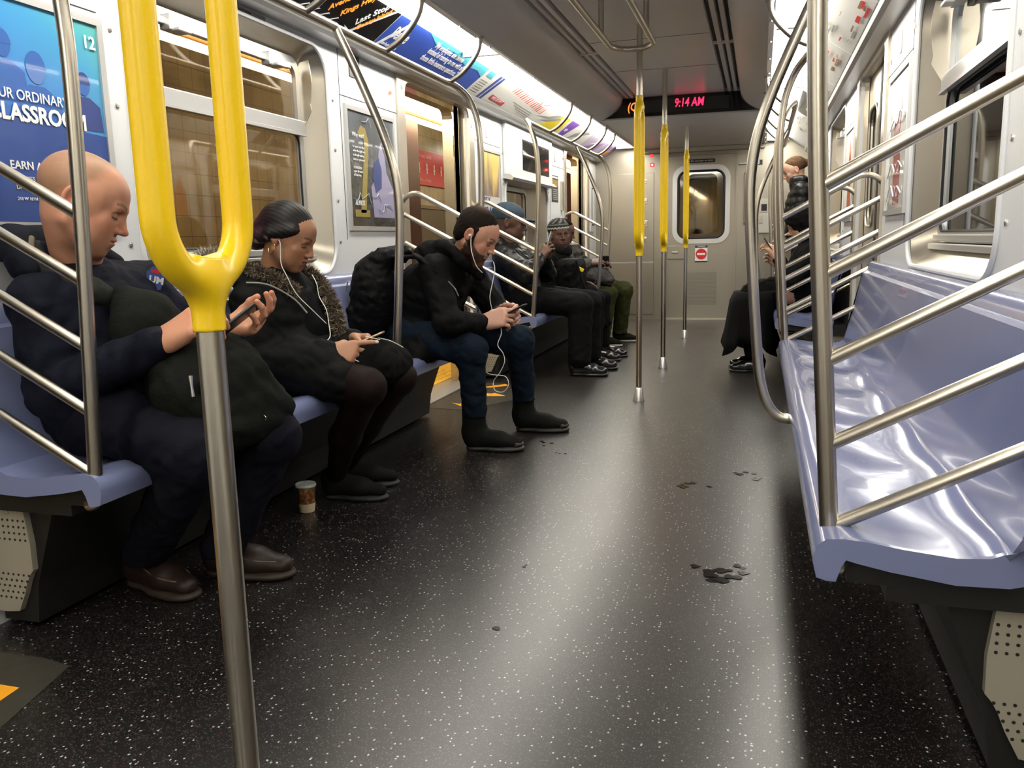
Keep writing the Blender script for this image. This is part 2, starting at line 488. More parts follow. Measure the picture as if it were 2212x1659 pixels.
for sx in (-1, 1):
    for y in (.8, 2.4, 4.0, 5.58):
        mb.box((sx * .425 - .065, y - .012, ZC - .004), (sx * .425 + .065, y + .012, ZC + .01))
mb.build('vent_bracket', ceilm, o)
mb = MB(); mb.box((-.69, 7.425, 1.975), (.69, Y1, 2.3)); struct(mb.build('ceiling_vestibule', ceilm)).name = 'ceiling.001'
# closing surfaces above the light strips (hidden void) and side shells
for s in (-1, 1):
    sd = SIDE[s]
    mb = MB()
    pts = [(s * .69, 2.3), (s * 1.5, 2.3), (s * 1.5, 2.27), (s * .69, 2.27)]
    mb.sweep(pts, [((0, Y0, 0), (1, 0, 0), (0, 0, 1)), ((0, Y1, 0), (1, 0, 0), (0, 0, 1))])
    struct(mb.build('trim_1' if s < 0 else 'trim_2', darkm))
    # ---- wall liner with door and window openings
    out = [(Y0, 0)]
    for a, b in DOORS:
        out += [(a, 0), (a, 1.78)]
        out += [(a + .06 - .06 * math.cos(t), 1.78 + .06 * math.sin(t)) for t in (PI / 8, PI / 4, 3 * PI / 8)] + [(a + .06, 1.84), (b - .06, 1.84)]
        out += [(b - .06 + .06 * math.sin(t), 1.78 + .06 * math.cos(t)) for t in (PI / 8, PI / 4, 3 * PI / 8)] + [(b, 1.78), (b, 0)]
    out += [(Y1, 0), (Y1, 1.90), (Y0, 1.90)]
    holes = [rrect(a, z0, b, z1, .13) for a, b, z0, z1 in NICHES[s]]
    mb = MB(); mb.plate([out] + holes, lambda a, b, d: Vector((s * (WX + d), a, b)), .02)
    wall = struct(mb.build('wall_' + sd, linerm))
    # stainless door posts and header
    k = 0
    for a, b in DOORS:
        mb = MB()
        pl = [(a - .10, .0), (a - .10, 1.87), (b + .10, 1.87), (b + .10, 0), (b, 0), (b, 1.78)]
        pl += [(b - .06 + .06 * math.cos(t), 1.78 + .06 * math.sin(t)) for t in (PI / 8, PI / 4, 3 * PI / 8)] + [(b - .06, 1.84), (a + .06, 1.84)]
        pl += [(a + .06 - .06 * math.sin(t), 1.78 + .06 * math.cos(t)) for t in (PI / 8, PI / 4, 3 * PI / 8)] + [(a, 1.78), (a, 0)]
        mb.plate([pl], lambda p, q, d: Vector((s * (WX - .012 + d), p, q)), .012)
        mb.build('door_surround', steelv, wall)
        # reveal into the door pocket
        rv = [(a, 0), (a, 1.78)] + [(a + .06 - .06 * math.cos(t), 1.78 + .06 * math.sin(t)) for t in (PI / 8, PI / 4, 3 * PI / 8)] + [(a + .06, 1.84), (b - .06, 1.84)] + \
             [(b - .06 + .06 * math.sin(t), 1.78 + .06 * math.cos(t)) for t in (PI / 8, PI / 4, 3 * PI / 8)] + [(b, 1.78), (b, 0)]
        mb = MB()
        for dx in ((.02, .045), (.105, .18)):
            fr = [(Vector((s * WX, y, z)), Vector((s, 0, 0)), Vector((0, 0, 0))) for y, z in rv]
            va = [mb.bm.verts.new((s * (WX + dx[0]), y, z)) for y, z in rv]; vb = [mb.bm.verts.new((s * (WX + dx[1]), y, z)) for y, z in rv]
            for i in range(len(rv) - 1): mb.bm.faces.new((va[i], va[i + 1], vb[i + 1], vb[i]))
        mb.build('door_reveal', steelv, wall)
    # panel seams, screws and small fittings on the white liner
    mb = MB(); sc = MB()
    for b0, b1, n0, n1 in ((1.54, 4.29, 2.25, 3.53), (5.55, 8.31, NICHES[s][1][0], NICHES[s][1][1])):
        for a, b in ((b0, n0 - .10), (n1 + .12, b1)):
            mb.box((s * (WX - .0015), a, 1.655), (s * WX, b, 1.658))
            mb.box((s * (WX - .0015), a, .99), (s * WX, a + .003, 1.88)) if a > b0 + .1 else None
        for y in (n0 - .05, n1 + .05):
            for z in (.98, 1.17, 1.40, 1.62): sc.lathe([(.008, 0), (.008, .003), (.005, .004)] if s < 0 else [(.008, 0), (.008, -.003), (.005, -.004)], (s * WX, y, z), 10, 'x')
    mb.build('panel_seam', darkm, wall); sc.build('screw', screwm, wall)
    mb = MB()
    for y in (3.97, 5.86, 7.95) if s < 0 else (3.97,): mb.box((s * (WX - .004), y - .02, 1.70), (s * WX, y + .02, 1.79), .002)
    mb.build('latch_plate', steelv, wall)
    # ad rail / header: the folded steel edge under the ads and behind the diffusers
    prof = [(s * 1.22, 1.86), (s * 1.145, 1.862), (s * 1.125, 1.872), (s * 1.115, 1.888), (s * 1.12, 1.893), (s * 1.145, 1.885), (s * 1.22, 1.90)]
    mb = MB(); mb.sweep(prof, [((0, Y0, 0), (1, 0, 0), (0, 0, 1)), ((0, Y1, 0), (1, 0, 0), (0, 0, 1))]); 
    struct(mb.build('trim_3' if s < 0 else 'trim_4', alu))
    prof = [(s * 1.20, 1.895), (s * 1.122, 1.893), (s * .945, 2.019), (s * .945, 2.06), (s * 1.20, 2.06)]
    mb = MB(); mb.sweep(prof, [((0, Y0, 0), (1, 0, 0), (0, 0, 1)), ((0, Y1, 0), (1, 0, 0), (0, 0, 1))]); 
    struct(mb.build('trim_5' if s < 0 else 'trim_6', linerm))
    prof = [(s * .715, 1.968), (s * .69, 1.964), (s * .684, 1.975), (s * .69, 2.02), (s * .735, 2.05), (s * .735, 1.995)]
    mb = MB(); mb.sweep(prof, [((0, Y0, 0), (1, 0, 0), (0, 0, 1)), ((0, Y1 - .02, 0), (1, 0, 0), (0, 0, 1))]); 
    for y in np.arange(.3, 9.8, .45): mb.lathe([(.008, 0), (.008, -.006)], (s * .70, y, 1.965), 8)
    struct(mb.build('trim_7' if s < 0 else 'trim_8', alu))
    # threshold plates in the doorways
    mb = MB()
    for a, b in DOORS: mb.box((s * 1.225, a, 0), (s * 1.345, b, .004)); mb.box((s * 1.215, a, 0), (s * 1.227, b, .007))
    struct(mb.build('trim_9' if s < 0 else 'trim_10', alu))
    # light diffusers: one lens per segment
    segs = [(-2.95, -1.05), (-1.0, .9), (.95, 2.85), (2.9, 4.62), (4.67, 6.45), (6.5, 8.1), (8.15, 9.85)]
    for i, (a, b) in enumerate(segs):
        lt = thing('light_fixture', 'placeholder', 'light', (s * .84, (a + b) / 2, 2.0), 'fluorescent strips along both sides of the ceiling')
        prof = [(s * .94, 2.02)] + [(s * (.84 + .1 * math.cos(t)), 2.012 - .022 * math.sin(t)) for t in [PI * q / 8 for q in range(1, 8)]] + [(s * .735, 2.0), (s * .735, 2.03), (s * .94, 2.04)]
        mb = MB(); mb.sweep(prof, [((0, a, 0), (1, 0, 0), (0, 0, 1)), ((0, b, 0), (1, 0, 0), (0, 0, 1))]); mb.build('diffuser', lampm, lt, True)
        mb = MB(); mb.box((s * .72, b, 1.985), (s * .945, b + .035, 2.045)); mb.build('end_clip', alu, lt)
        side = SIDE[s]
        lt['label'] = ['strip light behind the viewer, %s side' % side, 'strip light overhead by the viewer, %s side' % side,
                       'strip light nearest the camera on the %s side ceiling edge' % side,
                       'strip light above the near bench bay on the %s side' % side + (', over the blue ad' if s < 0 else ''),
                       'strip light above the middle doorway on the %s side' % side,
                       'strip light above the far bench bay on the %s side' % side,
                       'farthest strip light on the %s side, ending at the end wall' % side][i]
# back end of the modelled part of the car
struct(MB().box((-1.5, Y0 - .05, -.06), (1.5, Y0, 2.3)).build('wall_back', ceilm))

# ------------------------------------------------------------------ windows
def make_window(n, s, niche, fy0, fy1, fz0, fz1, transom, gl):
    a, b, z0, z1 = niche
    w_ = thing('window_%d' % n, '', 'window', (s * 1.30, (a + b) / 2, z0)); del w_['category']; del w_['label']; w_['kind'] = 'structure'
    fx = 1.315
    lo = rrect(a, z0, b, z1, .13); li = rrect(fy0, fz0, fy1, fz1, .07)
    mb = MB(); va = [mb.bm.verts.new((s * (WX + .001), p, q)) for p, q in lo]; vm = []
    lm = [((p0 * .35 + p1 * .65), (q0 * .35 + q1 * .65)) for (p0, q0), (p1, q1) in zip(lo, li)]
    vm = [mb.bm.verts.new((s * (fx - .015), p, q)) for p, q in lm]; vb = [mb.bm.verts.new((s * (fx + .01), p, q)) for p, q in li]
    n_ = len(lo)
    for u, v in ((va, vm), (vm, vb)):
        for i in range(n_): mb.bm.faces.new((u[i], u[(i + 1) % n_], v[(i + 1) % n_], v[i]))
    mb.build('window_surround', steelv, w_, True, ang=60)
    # rolled white edge around the opening
    e = MB(); e.tube([(s * (WX - .003), p, q) for p, q in lo], .009, 8, closed=True); e.build('edge_trim', linerm, w_, True)
    mb = MB()
    outer = rrect(fy0 - .005, fz0 - .005, fy1 + .005, fz1 + .005, .07); inner = rrect(fy0 + .03, fz0 + .03, fy1 - .03, fz1 - .03, .05)
    mb.plate([outer, inner], lambda p, q, d: Vector((s * (fx - .012 + d), p, q)), .02)
    if transom:
        mb.box((s * (fx - .03), fy0, transom - .028), (s * (fx + .012), fy1, transom + .028), .004)
        mb.box((s * (fx - .04), fy0 + .01, transom - .040), (s * (fx - .02), fy1 - .01, transom - .028))
    mb.box((s * (fx - .028), fy0 + .01, fz0), (s * (fx - .01), fy1 - .01, fz0 + .022), .003)
    mb.box((s * (fx - .04), fy0 - .01, fz0 - .03), (s * (fx - .005), fy1 + .01, fz0 - .008), .004)
    mb.build('window_frame', alu, w_)
    g = MB(); g.plate([inner], lambda p, q, d: Vector((s * (fx + .004 + d), p, q)), .005); g.build('window_pane', gl, w_)
    mb = MB(); mb.tube([(s * (fx - .011), p, q) for p, q in rrect(fy0 + .034, fz0 + .034, fy1 - .034, (transom or fz1) - .034, .045)], .005, 6, closed=True); mb.build('gasket', rubber, w_)
    if transom:
        mb = MB(); tz = fz1 - .045
        mb.box((s * (fx - .035), fy0 + .08, tz - .012), (s * (fx - .01), fy1 - .1, tz + .014), .003)
        mb.build('hopper_rail', alu, w_)
        for y in (fy0 + .22, fy1 - .25):
            m2 = MB(); m2.box((s * (fx - .055), y - .045, tz - .03), (s * (fx - .012), y + .045, tz + .022), .003); m2.box((s * (fx - .085), y - .035, tz - .034), (s * (fx - .05), y + .03, tz - .022), .003)
            m2.build('latch', alu, w_)
        # folding stay panel at the end of the hopper
        for y, q in ((fy1 - .005, 1), (fy0 + .005, -1)):
            m2 = MB(); ar = [(0, transom - .02), (.055, transom + .07)] + [(.05 + .012 * math.sin(t), transom + .10 + (tz - transom - .06) * k / 6) for k, t in enumerate([0, .5, 1, 1.5, 2, 2.5, 3])] + [(.0, tz + .03)]
            m2.plate([[(p, r) for p, r in ar]], lambda p, r, d: Vector((s * (fx - .012 - p), y + d * q, r)), .004)
            m2.build('hopper_stay', steelv, w_)
    mb = MB()
    zr = 1.44
    for y0_, y1_ in ((fy1 + .012, b - .025), (a + .025, fy0 - .012)):
        pass
    return w_
make_window(1, -1, NICHES[-1][0], 2.36, 3.44, .93, 1.775, 1.485, glassm)
make_window(2, -1, NICHES[-1][1], 6.42, 7.2, .93, 1.40, None, glassm)
make_window(3, 1, NICHES[1][0], 2.36, 3.44, .93, 1.775, 1.485, glassr)
make_window(4, 1, NICHES[1][1], 6.40, 7.45, .93, 1.775, 1.485, glassr)

# ------------------------------------------------------------------ side doors (leaves slide in the pocket behind the liner)
def make_leaf(name, s, y0, y1, edge, kindname):
    'one door leaf with a rounded window; edge = +1/-1 the y side carrying the rubber nose'
    d = thing(name, '', 'door', (s * 1.30, (y0 + y1) / 2, 0)); del d['category']; del d['label']; d['kind'] = 'structure'
    x0 = 1.268; th = .034
    c = (y0 + y1) / 2; hw = (y1 - y0) / 2
    win = rrect(c - hw + .11, 1.0, c + hw - .11, 1.66, .09)
    mb = MB(); mb.plate([[(y0, .008), (y1, .008), (y1, 1.87), (y0, 1.87)], win], lambda p, q, dd: Vector((s * (x0 + dd), p, q)), th); mb.build('door_panel', steelv, d)
    mb = MB(); mb.plate([[(p, q) for p, q in win]], lambda p, q, dd: Vector((s * (x0 + .012 + dd), p, q)), .006); mb.build('door_pane', glassr if s > 0 else glassm, d)
    mb = MB(); mb.tube([(s * (x0 - .001), p, q) for p, q in win], .008, 8, closed=True); mb.build('gasket', steelv, d)
    ye = y1 if edge > 0 else y0
    mb = MB(); mb.box((s * (x0 - .004), ye - .032 if edge > 0 else ye, .01), (s * (x0 + th + .004), ye if edge > 0 else ye + .032, 1.87), .006); mb.build('rubber_nose', rubber, d)
    return d
dn = 1
for i, (a, b) in enumerate(DOORS):
    c = (a + b) / 2
    make_leaf('door_%d' % dn, 1, a - .03, c, 1, ''); dn += 1
    make_leaf('door_%d' % dn, 1, c, b + .03, -1, ''); dn += 1
    make_leaf('door_%d' % dn, -1, a - .50, a - .004, 1, ''); dn += 1
    make_leaf('door_%d' % dn, -1, b - .045, b + .46, -1, ''); dn += 1

# ------------------------------------------------------------------ end wall with its door
mb = MB()
dz = 1.885; dl, dr = -.385, .395
mb.plate([[(-1.5, 0), (dl, 0), (dl, dz), (dr, dz), (dr, 0), (1.5, 0), (1.5, 2.3), (-1.5, 2.3)]], lambda p, q, d: Vector((p, Y1 + d, q)), .04)
ew = struct(mb.build('wall_far', endm))
mb = MB(); mb.box((-.70, Y1 - .05, 1.92), (.70, Y1, 1.98), .01); mb.box((-.42, Y1 - .018, 1.885), (.42, Y1, 1.905), .004); mb.build('header_fold', endm, ew)
mb = MB(); mb.box((dl - .02, Y1 - .012, 0), (dl, Y1, dz)); mb.box((dr, Y1 - .012, 0), (dr + .02, Y1, dz)); mb.build('door_stop', endm, ew)
d = thing('door_13', '', 'door', (0, Y1, 0)); del d['category']; del d['label']; d['kind'] = 'structure'
win = rrect(-.275, .925, .295, 1.735, .12)
mb = MB(); mb.plate([[(dl, .01), (dr, .01), (dr, dz), (dl, dz)], win], lambda p, q, dd: Vector((p, Y1 + .012 + dd, q)), .03); mb.build('door_panel', endm, d)
mb = MB(); mb.plate([rrect(-.315, .885, .335, 1.775, .15), rrect(-.262, .938, .282, 1.722, .11)], lambda p, q, dd: Vector((p, Y1 - .004 + dd, q)), .02); mb.build('window_frame', alu, d, True)
mb = MB(); mb.tube([(p, Y1 + .006, q) for p, q in rrect(-.25, .95, .27, 1.71, .10)], .016, 8, closed=True); mb.build('gasket', rubber, d)
mb = MB(); mb.plate([rrect(-.262, .938, .282, 1.722, .11)], lambda p, q, dd: Vector((p, Y1 + .022 + dd, q)), .006); mb.build('door_pane', glassm, d)
mb = MB(); mb.plate([rrect(-.20, .13, .24, .60, .01), rrect(-.165, .17, .205, .56, .01)], lambda p, q, dd: Vector((p, Y1 + .008 + dd, q)), .006); mb.build('grille_frame', endm, d)
mb = MB()
for k in range(24): mb.box((-.16, Y1 + .004, .175 + k * .016), (.20, Y1 + .013, .182 + k * .016))
mb.build('vent_grille', mat('grille_steel', (.27, .25, .215), .45, .7), d)
mb = MB(); mb.box((-.37, Y1 - .01, .71), (-.17, Y1 + .012, .865), .004); d_l = mb.build('lock_plate', endm, d)
mb = MB(); mb.obox((-.28, Y1 - .025, .79), (.07, .02, .022), Matrix.Identity(3), .005); mb.build('door_handle', steelv, d)
mb = MB(); mb.box((dl - .02, Y1 - .02, 0), (dr + .02, Y1 + .03, .014)); mb.build('sill', steelv, d)
# gangway beyond the end door: the next car seen through the window
mb = MB(); mb.plate([[(-1.2, 0), (1.2, 0), (1.2, 2.1), (-1.2, 2.1)], rrect(-.20, 1.0, .16, 1.72, .08)], lambda p, q, dd: Vector((p, Y1 + .62 + dd, q)), .03)
nx = mb.build('next_car_end', mat('next_car_paint', (.75, .74, .70), .45, 0)); tag(nx, 'end of the neighbouring car seen through the end door window', 'train car')
mb = MB(); mb.plate([rrect(-.20, 1.0, .16, 1.72, .08)], lambda p, q, dd: Vector((p, Y1 + .632 + dd, q)), .005); mb.build('window_pane', glass('next_car_glass', (.35, .42, .48), .35, .35), nx)
mb = MB(); mb.box((-.22, Y1 + .58, 1.745), (.2, Y1 + .62, 1.785)); mb.build('lamp_lens', mat('next_car_fill_glow', (.9, .9, .9), .4, emit=(.9, .95, 1), es=14), nx)  # glowing strip added to brighten the neighbouring car's end
for nm, xx, sw, zz, ee in (('headlight', -.12, .09, 1.115, 2.5), ('headlight', .10, .07, 1.085, 2.2)):
    mb = MB(); mb.lathe([(.0001, 0), (sw * .5, .004), (sw * .7, .02), (sw * .72, .04)], (xx, Y1 + .70, zz), 18, 'y'); mb.build('inner_lamp', mat('inner_lamp_glow', (.9, .9, .9), .4, emit=(.85, .93, 1), es=3.0), nx)
mb = MB(); mb.box((-1.2, Y1 + 1.2, 0), (1.2, Y1 + 1.25, 2.1)); mb.build('interior_panel', mat('next_car_inside', (.10, .13, .17), .5), nx)
# end-wall cabinet door and fittings, left of the end door
cab = thing('equipment_cabinet', 'tall steel cabinet door set in the end wall left of the end door', 'cabinet', (-.85, Y1, .05))
mb = MB(); mb.box((-1.05, Y1 - .012, .69), (-.53, Y1, 1.71), .003); mb.build('upper_panel', endm, cab)
mb = MB(); mb.box((-1.05, Y1 - .012, .06), (-.53, Y1, .67), .003); mb.build('lower_panel', endm, cab)
mb = MB(); mb.box((-1.05, Y1 - .016, .672), (-.53, Y1 - .008, .688)); mb.build('edge_strip', alu, cab)
for z, r in ((1.62, .02), (1.39, .025), (1.13, .03), (.95, .02)):
    mb = MB(); mb.box((-.63 - r, Y1 - .02, z - r * 1.2), (-.63 + r, Y1 - .01, z + r * 1.2), .003); mb.lathe([(.012, 0), (.012, -.012), (.007, -.015)], (-.63, Y1 - .018, z), 12, 'y'); mb.build('lock', steelv, cab)
mb = MB(); mb.tube(arc_path([(-.43, Y1, 1.66), (-.43, Y1 - .05, 1.66), (-.43, Y1 - .05, 1.10), (-.43, Y1, 1.10)], .03), .011, 10)
tag(mb.build('end_wall_rail', steelw, None, True, origin=(-.43, Y1, 1.1)), 'short vertical grab handle on the end wall just left of the end door', 'handle', 'end door grab handles')
mb = MB(); mb.tube(arc_path([(.50, Y1, 1.66), (.50, Y1 - .05, 1.66), (.50, Y1 - .05, 1.10), (.50, Y1, 1.10)], .03), .011, 10)
tag(mb.build('end_wall_rail', steelw, None, True, origin=(.5, Y1, 1.1)), 'short vertical grab handle on the end wall just right of the end door', 'handle', 'end door grab handles')
mb = MB(); mb.box((.42, Y1 - .04, 1.755), (.62, Y1, 1.78), .008); tag(mb.build('coat_hook_rail', alu), 'short horizontal steel rail at the right top corner of the end door', 'rail')
# signs on the end wall
def sign(name, label, cat, lo, hi, m, **kw):
    mb = MB(); mb.box(lo, hi, .002); o = mb.build(name, m, origin=((lo[0] + hi[0]) / 2, hi[1], lo[2])); tag(o, label, cat); return o
o = sign('door_sign', 'narrow black sign with small white words above the end door window', 'sign', (-.13, Y1 - .004, 1.80), (.16, Y1 + .012, 1.84), blackm)
text('sign_lettering', 'Do not lean on door', .030, (.015, Y1 - .006, 1.806), (1, 0, 0), (0, 0, 1), whitep, o, 'CENTER')
o = sign('no_entry_sign', 'white plate with red no entry disc below the end door window', 'sign', (-.05, Y1 + .002, .672), (.092, Y1 + .012, .862), whitep)
mb = MB(); mb.lathe([(.062, 0), (.062, -.003)], (.021, Y1 + .001, .765), 32, 'y'); mb.build('red_disc', redp, o)
mb = MB(); mb.box((-.025, Y1 - .005, .753), (.067, Y1 - .002, .777)); mb.build('white_bar', whitep, o)
mb = MB(); mb.box((-.05, Y1 - .001, .838), (.092, Y1 + .002, .862)); hb = mb.build('black_header', blackm, o)
text('sign_lettering', 'WARNING', .02, (.021, Y1 - .003, .841), (1, 0, 0), (0, 0, 1), whitep, hb, 'CENTER')
mb = MB(); mb.box((-.05, Y1 - .001, .672), (.092, Y1 + .002, .684)); mb.build('black_footer', blackm, o)
o = sign('car_number_plate', 'black car number plate ending in 78 high on the end wall', 'sign', (.52, Y1 - .006, 1.745), (.68, Y1, 1.80), blackm)
text('plate_digits', '8678', .062, (.525, Y1 - .008, 1.743), (1, 0, 0), (0, 0, 1), whitep, o, bold=.001, sx=1.0)
o = sign('intercom_panel', 'cream steel intercom box on the end wall right of the end door', 'intercom', (.60, Y1 - .03, .99), (.78, Y1, 1.37), mat('cream_paint', (.50, .49, .44), .4))
mb = MB(); mb.box((.625, Y1 - .034, 1.22), (.745, Y1 - .03, 1.34)); mb.box((.63, Y1 - .034, 1.10), (.70, Y1 - .03, 1.18)); mb.build('speaker_plate', steelw, o)
mb = MB(); mb.box((.68, Y1 - .037, 1.235), (.74, Y1 - .034, 1.31)); mb.build('black_decal', blackm, o)
for z, ss, e in ((1.905, .016, 3.5), (1.80, .022, 6.)):
    o = sign('indicator_lamp', 'small square red indicator light on the end wall, %s' % ('upper one' if z > 1.85 else 'lower brighter one'), 'light', (-.575, Y1 - .01, z - ss), (-.575 + ss * 2.2, Y1 - .001 if z < 1.9 else Y1, z + ss), mat('red_lamp_dim', (.4, .01, .01), .3, emit=(1, .02, .03), es=1.2))
    mb = MB(); mb.lathe([(ss * .55, 0), (ss * .5, -.004), (.0001, -.006)], (-.575 + ss * 1.1, Y1 - .01, z), 12, 'y'); mb.build('lamp_lens', mat('red_lamp_%d' % int(e), (.9, .05, .05), .3, emit=(1, .25, .25) if e > 4 else (1, .05, .05), es=e), o)

# ------------------------------------------------------------------ LED destination sign
led = thing('led_sign', 'black curved-end LED sign reading 9:14 AM across the car under the ceiling', 'display', (0, 7.43, 1.98))
pts = []
for k in range(9): t = k / 8 * PI / 2; pts.append((-.649 + .165 * math.sin(t), 1.986 + .157 * ((1 - math.cos(t)) * .55 + .45 * k / 8)))
pr = pts + [(-x, z) for x, z in pts[::-1]]
mb = MB(); mb.plate([pr], lambda p, q, d: Vector((p, 7.405 + d, q)), .03); mb.build('sign_housing', mat('smoked_sign_glass', (.006, .006, .006), .10, 0, .5), led)
mb = MB(); mb.box((-.40, 7.402, 2.015), (.40, 7.405, 2.115)); mb.build('display_panel', mat('display_panel_off', (.012, .013, .012), .35), led)
lred = mat('led_red', (.5, .01, .03), .5, emit=(1, .02, .08), es=2.6); lor = mat('led_orange', (.5, .1, .01), .5, emit=(1, .18, .03), es=2.2)
text('led_digits', '9:14 AM', .098, (-.048, 7.399, 2.028), (1, 0, 0), (0, 0, 1), lred, led, 'LEFT', bold=.0015, shear=.15, sx=.72)
text('led_letters', '(Q)', .092, (-.445, 7.399, 2.022), (1, 0, 0), (0, 0, 1), lor, led, 'LEFT', bold=.0015, shear=.15, sx=.8)

# ------------------------------------------------------------------ benches
def seat_profile(s, scoop):
    # from the front underside up over the lip, along the seat and up the back; (x, z)
    p = [(.800, .375), (.783, .380), (.776, .41), (.781, .437), (.797, .450), (.825, .4525)]
    p += [(.86, .448 - .4 * scoop), (.92, .438 - scoop), (1.00, .430 - scoop), (1.055, .436 - .6 * scoop), (1.083, .455), (1.098, .49), (1.118, .57 + 0), (1.140, .67), (1.158, .755), (1.170, .80), (1.180, .822), (1.195, .832), (1.212, .828)]
    return [(s * x, z) for x, z in p]
def yoff(x): t = min(1, max(0, (x - 1.07) / .035)); return .085 * t * t * (3 - 2 * t)
def make_bench(s, y0, y1, nseat, label, legs=(True, True), midpole=None):
    b = thing('bench', label, 'bench', (s * 1.0, (y0 + y1) / 2, 0), 'lilac plastic benches')
    mb = MB(); n = nseat * 8; ys = [y0 + (y1 - y0) * k / n for k in range(n + 1)]
    fr = []
    sections = []
    for k, y in enumerate(ys):
        ph = (k % 8) / 8
        sc = .012 * (.5 - .5 * math.cos(2 * PI * ph))
        top = seat_profile(s, sc)
        und = [(s * .802, .405), (s * .82, .428), (s * .86, .425), (s * 1.00, .405), (s * 1.07, .42), (s * 1.085, .48), (s * 1.12, .62), (s * 1.15, .78), (s * 1.19, .80), (s * 1.212, .80)]
        sections.append((y, top, und))
    # rounded end flanges: pull the end sections down
    def endsec(y, drop, src):
        top = [(x, z) for x, z in src[1]]
        return y, top, [(x, z - drop) for x, z in src[2]]
    rings = []
    for y, top, und in sections:
        rings.append([mb.bm.verts.new((x, y - (yoff(abs(x)) if y == ys[0] else 0), z)) for x, z in top + und[::-1]])
    m = len(rings[0])
    for a, c in zip(rings[:-1], rings[1:]):
        for k in range(m): mb.bm.faces.new((a[k], a[(k + 1) % m], c[(k + 1) % m], c[k]))
    mb.bm.faces.new(rings[0][::-1]); mb.bm.faces.new(rings[-1])
    mb.build('seat_shell', seatm, b, True, ang=50)
    # end flanges hanging below the seat, rounded towards the wall
    for ye, q in ((y0, -1), (y1, 1)):
        mb = MB()
        fl = [(.800, .375), (.783, .380), (.776, .41), (.781, .437), (.797, .450), (.825, .4525), (.86, .450), (.92, .441), (1.00, .433), (1.05, .437), (1.083, .452), (1.10, .47), (1.12, .45), (1.13, .425), (1.12, .40), (1.08, .388), (1.00, .386), (.90, .400), (.85, .41), (.83, .415), (.822, .40), (.815, .375)]
        mb.plate([fl], lambda x, z, d: Vector((s * x, ye + q * (.0 + d), z)), .012)
        mb.build('end_flange', seatm, b, True, bevel=.004, ang=50)
    mb = MB(); mb.box((s * .90, y0 + .02, .335), (s * 1.20, y1 - .02, .405)); mb.box((s * .835, y0 + .015, .365), (s * .92, y1 - .015, .41)); mb.build('support_rail', skirtm, b)
    mb = MB(); mb.plate([[(.995, .345), (1.05, .20), (1.075, .13), (1.09, .02), (1.20, .02), (1.20, .345)]], lambda x, z, d: Vector((s * x, y0 + .062 + d, z)), (y1 - y0) - .124); mb.build('heater_cover', skirtm, b)
    for ye, q in ((y0 + .045, 1), (y1 - .045, -1)):
        # cream perforated end cover
        pr = [(1.079, .335), (1.069, .24)] + [(1.07 + .012 * k, .17 - .0042 * k * k - .01 * k) for k in range(0, 4)] + [(1.13, .055), (1.17, .05), (1.215, .05), (1.215, .335)]
        mb = MB(); mb.plate([pr], lambda x, z, d: Vector((s * x, ye - q * .0 + q * d, z)), .018); cv = mb.build('end_cover', creamm, b)
        h2 = MB(); hm = MB()
        for r in range(4):
            for c in range(8): hm.lathe([(.0032, -.0008), (.0032, .0008)], (s * (1.082 + c * .0165), ye, .300 - r * .017), 8, 'y')
        for r in range(5):
            for c in range(r // 2, 8): h2.lathe([(.0032, -.0008), (.0032, .0008)], (s * (1.085 + c * .0165 + (r % 2) * .008), ye, .155 - r * .016), 8, 'y')
        hm.build('upper_vent_holes', darkm, cv); h2.build('lower_vent_holes', darkm, cv)
        hm = MB(); hm.lathe([(.006, -.002), (.006, .002)], (s * 1.13, ye, .32), 10, 'y'); hm.build('screw', screwm, cv)
    return b
make_bench(-1, 1.52, 4.33, 6, 'long lilac bench on the left, under the three nearest seated passengers')
make_bench(-1, 5.50, 8.36, 6, 'lilac bench on the left beyond the open doorway, under the man in the cap')
make_bench(1, 1.46, 4.33, 6, 'empty lilac bench on the right, nearest the camera')
make_bench(1, 5.50, 8.36, 6, 'lilac bench on the far right, under the hooded passenger')

